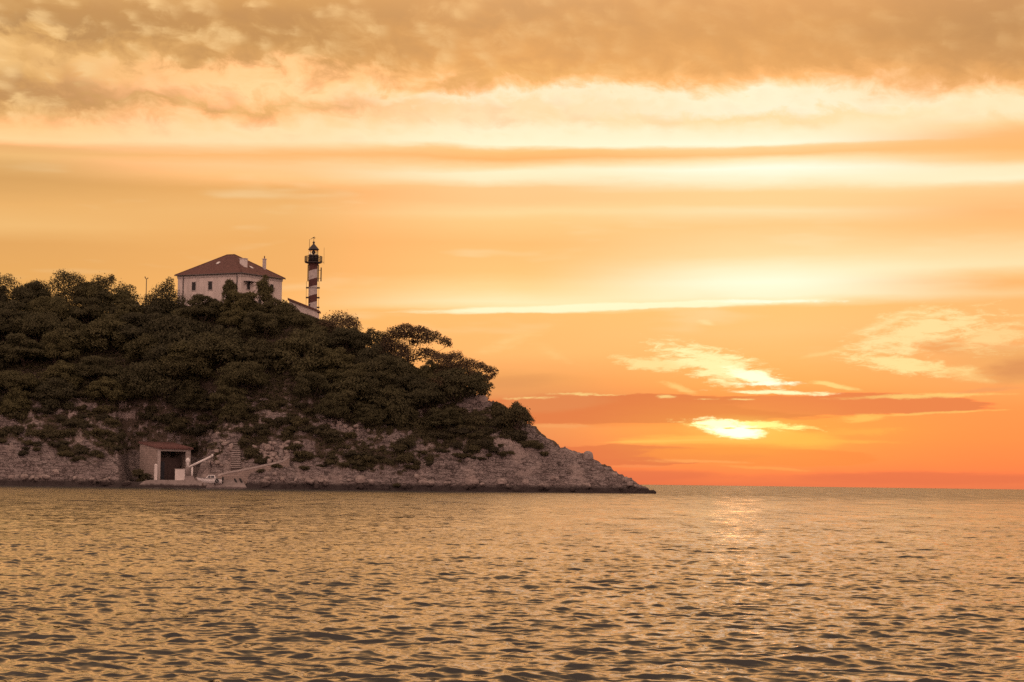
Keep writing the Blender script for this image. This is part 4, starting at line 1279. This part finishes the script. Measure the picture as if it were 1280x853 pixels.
COLS = {
    0: [(0, 208, 162, 102), (20, 198, 150, 92), (45, 190, 145, 92), (62, 225, 175, 108), (86, 244, 195, 126), (106, 220, 170, 104), (125, 196, 148, 95), (142, 200, 152, 96), (156, 230, 178, 112), (170, 252, 207, 142), (182, 254, 218, 158), (192, 236, 181, 116), (205, 240, 190, 122), (217, 226, 176, 110), (237, 218, 166, 100), (262, 236, 181, 110), (290, 241, 190, 120), (312, 229, 171, 100), (345, 233, 174, 100), (420, 240, 176, 98), (520, 228, 140, 84), (606, 222, 112, 72)],
    320: [(0, 202, 152, 92), (22, 194, 145, 90), (60, 207, 156, 95), (78, 220, 166, 102), (94, 250, 207, 142), (115, 255, 221, 160), (135, 236, 181, 112), (150, 251, 202, 138), (165, 254, 228, 176), (184, 254, 228, 178), (199, 246, 191, 122), (210, 252, 206, 146), (225, 248, 200, 132), (241, 236, 177, 106), (266, 241, 186, 116), (300, 240, 179, 106), (342, 242, 179, 105), (384, 246, 188, 110), (440, 244, 180, 100), (530, 228, 138, 82), (606, 224, 110, 70)],
    640: [(0, 208, 155, 100), (40, 224, 164, 100), (72, 236, 171, 101), (95, 246, 182, 107), (107, 253, 206, 140), (120, 255, 238, 198), (135, 255, 228, 178), (150, 254, 230, 182), (165, 255, 240, 200), (181, 255, 244, 206), (187, 255, 200, 126), (197, 253, 186, 112), (206, 255, 218, 158), (215, 255, 241, 200), (222, 255, 238, 195), (233, 254, 206, 142), (250, 254, 205, 140), (265, 254, 219, 155), (277, 254, 207, 136), (305, 253, 195, 120), (342, 254, 202, 126), (362, 255, 220, 152), (380, 255, 238, 184), (387, 255, 228, 166), (392, 253, 195, 116), (440, 252, 190, 114), (472, 240, 165, 95), (494, 232, 153, 92), (502, 230, 140, 84), (526, 222, 124, 74), (534, 240, 152, 90), (606, 226, 104, 68)],
    960: [(0, 216, 157, 98), (50, 226, 164, 98), (82, 236, 171, 101), (100, 250, 190, 116), (114, 255, 224, 168), (126, 255, 242, 205), (140, 255, 240, 205), (151, 255, 226, 168), (165, 255, 240, 200), (183, 255, 247, 216), (187, 255, 214, 150), (197, 255, 201, 132), (204, 255, 235, 185), (217, 255, 248, 222), (229, 255, 240, 200), (241, 254, 215, 150), (258, 254, 215, 150), (268, 255, 228, 174), (286, 254, 208, 140), (318, 255, 224, 164), (336, 255, 241, 197), (355, 255, 249, 216), (372, 255, 244, 204), (379, 255, 236, 182), (386, 253, 201, 122), (420, 254, 200, 125), (450, 254, 190, 110), (482, 254, 176, 92), (497, 250, 160, 82), (540, 255, 168, 78), (575, 254, 153, 77), (606, 236, 121, 77)],
    1280: [(0, 188, 138, 90), (50, 200, 147, 92), (86, 212, 155, 95), (110, 236, 171, 101), (122, 252, 206, 142), (140, 255, 236, 190), (155, 255, 235, 190), (168, 254, 216, 156), (180, 250, 191, 122), (194, 254, 190, 116), (210, 255, 206, 140), (220, 255, 235, 190), (234, 255, 240, 200), (246, 254, 206, 142), (270, 255, 190, 121), (290, 255, 196, 126), (312, 255, 216, 156), (340, 255, 230, 176), (352, 253, 201, 132), (358, 252, 186, 112), (369, 254, 206, 142), (380, 253, 190, 116), (404, 254, 190, 116), (445, 244, 176, 105), (480, 246, 170, 98), (497, 253, 165, 90), (515, 255, 155, 82), (550, 255, 149, 78), (580, 252, 138, 76), (612, 232, 122, 80)],
}
xs_ = sorted(COLS)
prev = None
for i, cx in enumerate(xs_):
    st_ = [((y + 20) / 660.0, s2l(c)) for (y, *c) in COLS[cx]]
    if cx <= 320: st_ = [(p, (c[0] * 1.03, c[1] * 1.0, c[2] * 0.97)) for p, c in st_]
    # the brightest bands are brighter than the film could hold
    st_ = [(p, (c[0] * (1 + 0.3 * max(0.0, (c[0] - 0.93) / 0.07)), c[1] * (1 + 0.4 * max(0, c[2] - 0.45)), c[2] * (1 + 0.4 * max(0, c[2] - 0.45)))) for p, c in st_]
    rmp = nt.ramp(Yn, st_)
    prev = rmp if prev is None else nt.mix(nt.smooth(xs_[i - 1], cx, X), prev, rmp)
sky = prev

# billows of the mammatus sheet: light bellies, brown folds
vv = nt.node('ShaderNodeTexVoronoi', feature='SMOOTH_F1'); vv.inputs['Smoothness'].default_value = 1.0
vv.inputs['Scale'].default_value = 1.0
nt.put(vv.inputs['Vector'], nt.vec(nt.m('ADD', nt.m('MULTIPLY', X, 0.033), nt.m('MULTIPLY', nA, 1.8)), nt.m('ADD', nt.m('MULTIPLY_ADD', X, -0.01, nt.m('MULTIPLY', Y, 0.056)), nt.m('MULTIPLY', nC, 1.4)), 0.0))
bil = nt.m('ADD', nt.m('MULTIPLY', nt.m('SUBTRACT', 0.46, vv.outputs['Distance']), 1.35), nt.m('MULTIPLY', nt.m('SUBTRACT', nA, 0.5), 2.0))
leftw = nt.m('MULTIPLY', nt.lin(0, 1, nt.smooth(900, 150, X), 0.22, 1.0), nt.smooth(190, 150, Y))
sky = nt.mix(nt.m('MULTIPLY', nt.m('MULTIPLY', nt.smooth(-0.15, 0.85, bil), leftw), 0.8), sky, s2l((255, 210, 145)))
sky = nt.mix(nt.m('MULTIPLY', nt.m('MULTIPLY', nt.smooth(0.1, -0.6, bil), leftw), 0.4), sky, s2l((196, 145, 92)))
# smooth veil streaks in the middle
sky = nt.mix(nt.m('MULTIPLY', nt.smooth(0.54, 0.74, nD), nt.m('MULTIPLY', nt.smooth(200, 240, Y), nt.smooth(470, 380, Y))), sky, nt.mix(0.35, sky, (1.0, 0.80, 0.46)))

# clouds and wisps: ellipses of cloud broken up by the wisp noise
pg = bpy.data.node_groups.new('cloud_patch', 'ShaderNodeTree')
for nm in ('X', 'Y', 'N', 'cx', 'cy', 'irx', 'iry', 'ca', 'sa', 'rough', 'soft'):
    pg.interface.new_socket(nm, in_out='INPUT', socket_type='NodeSocketFloat')
pg.interface.new_socket('mask', in_out='OUTPUT', socket_type='NodeSocketFloat')
gn = NT(pg)
gi = gn.node('NodeGroupInput'); go = gn.node('NodeGroupOutput'); I = gi.outputs
ddx = gn.m('SUBTRACT', I['X'], I['cx']); ddy = gn.m('SUBTRACT', I['Y'], I['cy'])
u_ = gn.m('MULTIPLY', gn.m('ADD', gn.m('MULTIPLY', ddx, I['ca']), gn.m('MULTIPLY', ddy, I['sa'])), I['irx'])
v_ = gn.m('MULTIPLY', gn.m('SUBTRACT', gn.m('MULTIPLY', ddy, I['ca']), gn.m('MULTIPLY', ddx, I['sa'])), I['iry'])
d2 = gn.m('ADD', gn.m('MULTIPLY', u_, u_), gn.m('MULTIPLY', v_, v_))
val = gn.m('ADD', gn.m('SUBTRACT', 1.0, gn.m('SQRT', d2)), gn.m('MULTIPLY', gn.m('SUBTRACT', I['N'], 0.5), I['rough']))
mk = gn.m('DIVIDE', val, I['soft'], clamp=True)
mk = gn.m('MULTIPLY', gn.m('MULTIPLY', mk, mk), gn.m('SUBTRACT', 3.0, gn.m('MULTIPLY', mk, 2.0)))
gn.l.new(mk, go.inputs[0])
# finer ripple on the wisps
nE = nt.noise(nt.vec(nt.m('ADD', nt.m('MULTIPLY', X, 0.03), nt.m('MULTIPLY', Y, 0.05)), nt.m('SUBTRACT', nt.m('MULTIPLY', Y, 0.12), nt.m('MULTIPLY', X, 0.012)), 2.2), 1.0, 8, 0.7, 0.4)
# flatter, longer noise for layer clouds
nF = nt.noise(nt.vec(nt.m('MULTIPLY', X, 0.011), nt.m('MULTIPLY', Y, 0.10), 6.6), 1.0, 7, 0.62, 0.15)
# near the horizon the chart is read a little ragged
Xp = nt.m('ADD', X, nt.m('MULTIPLY', nt.m('SUBTRACT', nA, 0.5), 26))
Yp = nt.m('ADD', Y, nt.m('ADD', nt.m('MULTIPLY', nt.m('SUBTRACT', nC, 0.5), 6), nt.m('MULTIPLY', nt.m('SUBTRACT', nD, 0.5), 8)))
NS_ = {'C': nC, 'E': nE, 'F': nF}


def patch(cx, cy, rx, ry, ang, col, k=1.0, rough=1.2, soft=0.6, N='C', gain=1.0):
    global sky
    n = nt.node('ShaderNodeGroup'); n.node_tree = pg
    a_ = R(ang)
    vals = dict(X=Xp, Y=Yp, N=NS_[N], cx=cx, cy=cy, irx=1 / rx, iry=1 / ry, ca=math.cos(a_), sa=math.sin(a_), rough=rough, soft=soft)
    for k_, v in vals.items(): nt.put(n.inputs[k_], v)
    c = tuple(v * gain for v in s2l(col))
    sky = nt.mix(nt.m('MULTIPLY', n.outputs[0], k), sky, c)


# layer clouds low over the sea
patch(800, 512, 270, 19, 0, (227, 127, 74), 1.0, 0.8, 0.14, 'F')
patch(1080, 507, 165, 14, 0.5, (236, 134, 78), 1.0, 0.8, 0.16, 'F')
patch(690, 505, 95, 15, -3, (226, 138, 84), 0.8, 0.7, 0.5, 'F')
patch(770, 570, 200, 13, 0, (228, 122, 74), 0.95, 0.9, 0.16, 'F')
patch(960, 571, 160, 12, 1, (248, 142, 72), 0.9, 0.9, 0.2, 'F')
patch(1150, 598, 260, 11, 0, (229, 117, 77), 0.8, 0.8, 0.6, 'F')
patch(800, 596, 150, 9, 0, (227, 116, 76), 0.7, 0.8, 0.6, 'F')
patch(640, 478, 90, 12, -4, (226, 152, 92), 0.6, 0.8, 0.8, 'F')
# glow round the sun
patch(925, 540, 250, 60, 0, (255, 176, 78), 0.45, 0.3, 1.0, 'F')
patch(985, 549, 95, 14, 2, (255, 192, 84), 0.95, 0.8, 0.6, 'F')
patch(880, 551, 120, 9, 0, (255, 190, 88), 0.8, 1.0, 0.6, 'F')
patch(930, 538, 95, 24, 0, (255, 205, 100), 0.75, 0.5, 1.0, 'F')
# bright wisp above the sun
patch(900, 459, 92, 24, 15, (255, 236, 170), 1.0, 2.6, 0.7, 'E', 1.1)
patch(945, 472, 52, 10, 14, (255, 250, 205), 0.95, 1.6, 0.7, 'E', 1.25)
patch(818, 457, 52, 11, 8, (255, 228, 155), 0.95, 2.4, 0.7, 'E')
patch(850, 485, 34, 5, 18, (255, 214, 130), 0.7, 1.8, 0.9, 'E')
patch(965, 480.5, 48, 3.6, -1, (255, 250, 215), 1.0, 1.8, 0.7, 'E', 1.2)
patch(978, 491.5, 82, 3.8, 2, (255, 242, 185), 0.95, 2.2, 0.7, 'E', 1.15)
patch(1045, 484, 38, 4, 12, (255, 226, 140), 0.75, 1.6, 0.7, 'E')
patch(886, 405, 18, 4, 10, (255, 226, 160), 0.7, 1.6, 0.9, 'E')
# rims on the top of the dark layer
for cx, cy, rx, ry in ((655, 499.5, 40, 2.6), (722, 494, 42, 2.2), (838, 496, 16, 2.2), (885, 499, 24, 1.6), (930, 499.5, 22, 1.4), (760, 494.5, 30, 1.3)):
    patch(cx, cy, rx, ry, -2 if cx < 700 else 0, (255, 218, 138), 0.8, 3.2, 1.0, 'E', 1.0)
patch(760, 384.5, 310, 6.0, -1.45, (255, 244, 200), 0.9, 0.9, 0.5, 'F', 1.1)
patch(960, 378.5, 100, 3.0, 0.3, (255, 250, 220), 0.85, 1.8, 0.8, 'E', 1.1)
# the fan of cirrus on the right
patch(1150, 420, 105, 30, -12, (255, 226, 158), 1.0, 2.9, 0.8, 'E')
patch(1115, 404, 70, 10, -20, (255, 232, 165), 0.7, 2.0, 1.0, 'E')
patch(1125, 459, 85, 14, 8, (255, 228, 155), 1.0, 2.4, 0.7, 'E')
patch(1240, 425, 70, 24, -8, (255, 220, 150), 0.8, 2.8, 0.9, 'E')
patch(1200, 470, 60, 12, 10, (255, 216, 140), 0.6, 1.9, 1.0, 'E')
patch(1040, 443, 50, 4, -10, (255, 216, 140), 0.6, 1.6, 1.0, 'E')
patch(1180, 438, 46, 13, 2, (242, 166, 98), 0.8, 1.3, 0.9, 'C')
patch(1272, 466, 52, 22, -8, (224, 150, 92), 0.9, 1.2, 0.9, 'C')
patch(1160, 497, 130, 3.4, -1, (255, 210, 120), 0.8, 1.4, 0.7, 'E')
patch(1230, 491, 60, 4, -4, (238, 160, 98), 0.7, 1.2, 0.7, 'E')
patch(1080, 523, 42, 6, -3, (255, 196, 98), 0.85, 1.7, 0.7, 'E')
patch(1175, 518, 110, 2.4, -3, (255, 196, 104), 0.75, 1.3, 0.7, 'E')
patch(1080, 540, 70, 7, 0, (255, 180, 82), 0.6, 1.8, 0.9, 'E')
patch(1060, 553, 80, 4, 2, (255, 186, 84), 0.6, 1.7, 0.9, 'E')
# low streaks
patch(700, 532, 60, 3.5, 0, (246, 164, 98), 0.8, 1.6, 0.7, 'E')
patch(860, 552, 130, 2.2, -1, (255, 196, 96), 0.7, 1.2, 0.7, 'F')
patch(880, 577, 90, 3, 1, (255, 166, 92), 0.75, 1.6, 0.8, 'E')
patch(800, 583, 60, 3, 0, (246, 146, 88), 0.6, 1.6, 0.8, 'E')
patch(960, 585, 70, 3, 3, (255, 168, 88), 0.6, 1.6, 0.8, 'E')
patch(640, 425, 70, 12, -20, (255, 210, 138), 0.5, 2.0, 1.2, 'E')
patch(690, 440, 40, 10, 25, (255, 206, 132), 0.4, 2.0, 1.2, 'E')
# the sun burning through its gap
patch(935, 532, 92, 7, 2, (255, 236, 140), 1.0, 2.6, 0.7, 'E', 1.2)
patch(904, 531, 40, 9, 5, (255, 248, 185), 1.0, 2.2, 0.6, 'E', 1.4)
patch(924, 541, 42, 10, 2, (255, 246, 190), 1.0, 1.4, 0.55, 'E', 1.8)
patch(914, 536.2, 9, 1.5, 0, (255, 196, 90), 0.85, 0.5, 0.5, 'E')
patch(944, 536.4, 14, 1.3, 0, (255, 196, 90), 0.85, 0.5, 0.5, 'E')
patch(925, 562, 120, 9, 0, (255, 160, 72), 0.55, 0.6, 0.8, 'F')

# unseen sky: added bright band lights the water, dull cloud overhead, mauve dusk behind
ad = nt.m('ABSOLUTE', az)
back = nt.smooth(0.35, 2.2, ad)
eld = nt.m('MULTIPLY', el, 180 / math.pi)
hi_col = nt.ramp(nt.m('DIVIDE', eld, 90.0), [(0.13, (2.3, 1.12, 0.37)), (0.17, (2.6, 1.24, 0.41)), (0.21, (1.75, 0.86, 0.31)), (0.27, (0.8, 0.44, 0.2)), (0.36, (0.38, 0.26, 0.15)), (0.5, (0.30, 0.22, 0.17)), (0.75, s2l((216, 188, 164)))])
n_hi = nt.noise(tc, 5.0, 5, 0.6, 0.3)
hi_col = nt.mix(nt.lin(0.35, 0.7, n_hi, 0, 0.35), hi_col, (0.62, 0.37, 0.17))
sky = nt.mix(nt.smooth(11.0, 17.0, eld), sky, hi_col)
side = nt.ramp(nt.m('DIVIDE', eld, 90.0), [(0.0, s2l((225, 168, 124))), (0.25, s2l((215, 168, 134))), (0.6, s2l((222, 190, 166)))])
sky = nt.mix(nt.smooth(0.30, 0.9, ad), sky, side)
backc = nt.ramp(nt.m('DIVIDE', eld, 90.0), [(0.0, s2l((206, 164, 150))), (0.3, s2l((210, 172, 158))), (0.65, s2l((176, 150, 132)))])
BACK_GAIN = 2.1
bk_ = nt.node('ShaderNodeVectorMath', operation='SCALE'); nt.put(bk_.inputs[0], backc); bk_.inputs['Scale'].default_value = BACK_GAIN
sky = nt.mix(back, sky, bk_.outputs[0])

st = nt.node('ShaderNodeTexSky', sky_type='NISHITA')
st.sun_disc = False; st.sun_elevation = SUN_EL; st.sun_rotation = SUN_AZ
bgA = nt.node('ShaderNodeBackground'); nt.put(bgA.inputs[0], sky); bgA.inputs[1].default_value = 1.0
bgB = nt.node('ShaderNodeBackground'); nt.put(bgB.inputs[0], st.outputs[0]); bgB.inputs[1].default_value = 0.06
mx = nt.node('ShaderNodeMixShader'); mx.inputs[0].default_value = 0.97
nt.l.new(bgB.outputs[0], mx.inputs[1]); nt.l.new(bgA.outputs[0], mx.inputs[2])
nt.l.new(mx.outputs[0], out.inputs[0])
w.cycles.sampling_method = 'NONE'

# the veiled sun itself
sl_ = bpy.data.lights.new('sun', 'SUN'); sl_.energy = 0.0018; sl_.angle = R(1.3); sl_.color = (1.0, 0.36, 0.12)
so = bpy.data.objects.new('sun', sl_); COL.objects.link(so)
dv = Vector((math.sin(SUN_AZ) * math.cos(SUN_EL), math.cos(SUN_AZ) * math.cos(SUN_EL), math.sin(SUN_EL)))
so.rotation_euler = dv.to_track_quat('Z', 'Y').to_euler()
so.location = (60, 300, 80)

# ------------------------------------------------------------------ render settings
sc.view_settings.view_transform = 'Standard'
sc.view_settings.look = 'None'
sc.view_settings.exposure = 0.0
sc.view_settings.gamma = 1.0
sc.render.engine = 'CYCLES'
sc.cycles.use_denoising = False
sc.cycles.max_bounces = 6
sc.cycles.diffuse_bounces = 3
sc.cycles.glossy_bounces = 3
sc.cycles.sample_clamp_indirect = 4.0
sc.cycles.caustics_reflective = True
sc.cycles.blur_glossy = 1.0
sc.cycles.caustics_refractive = False
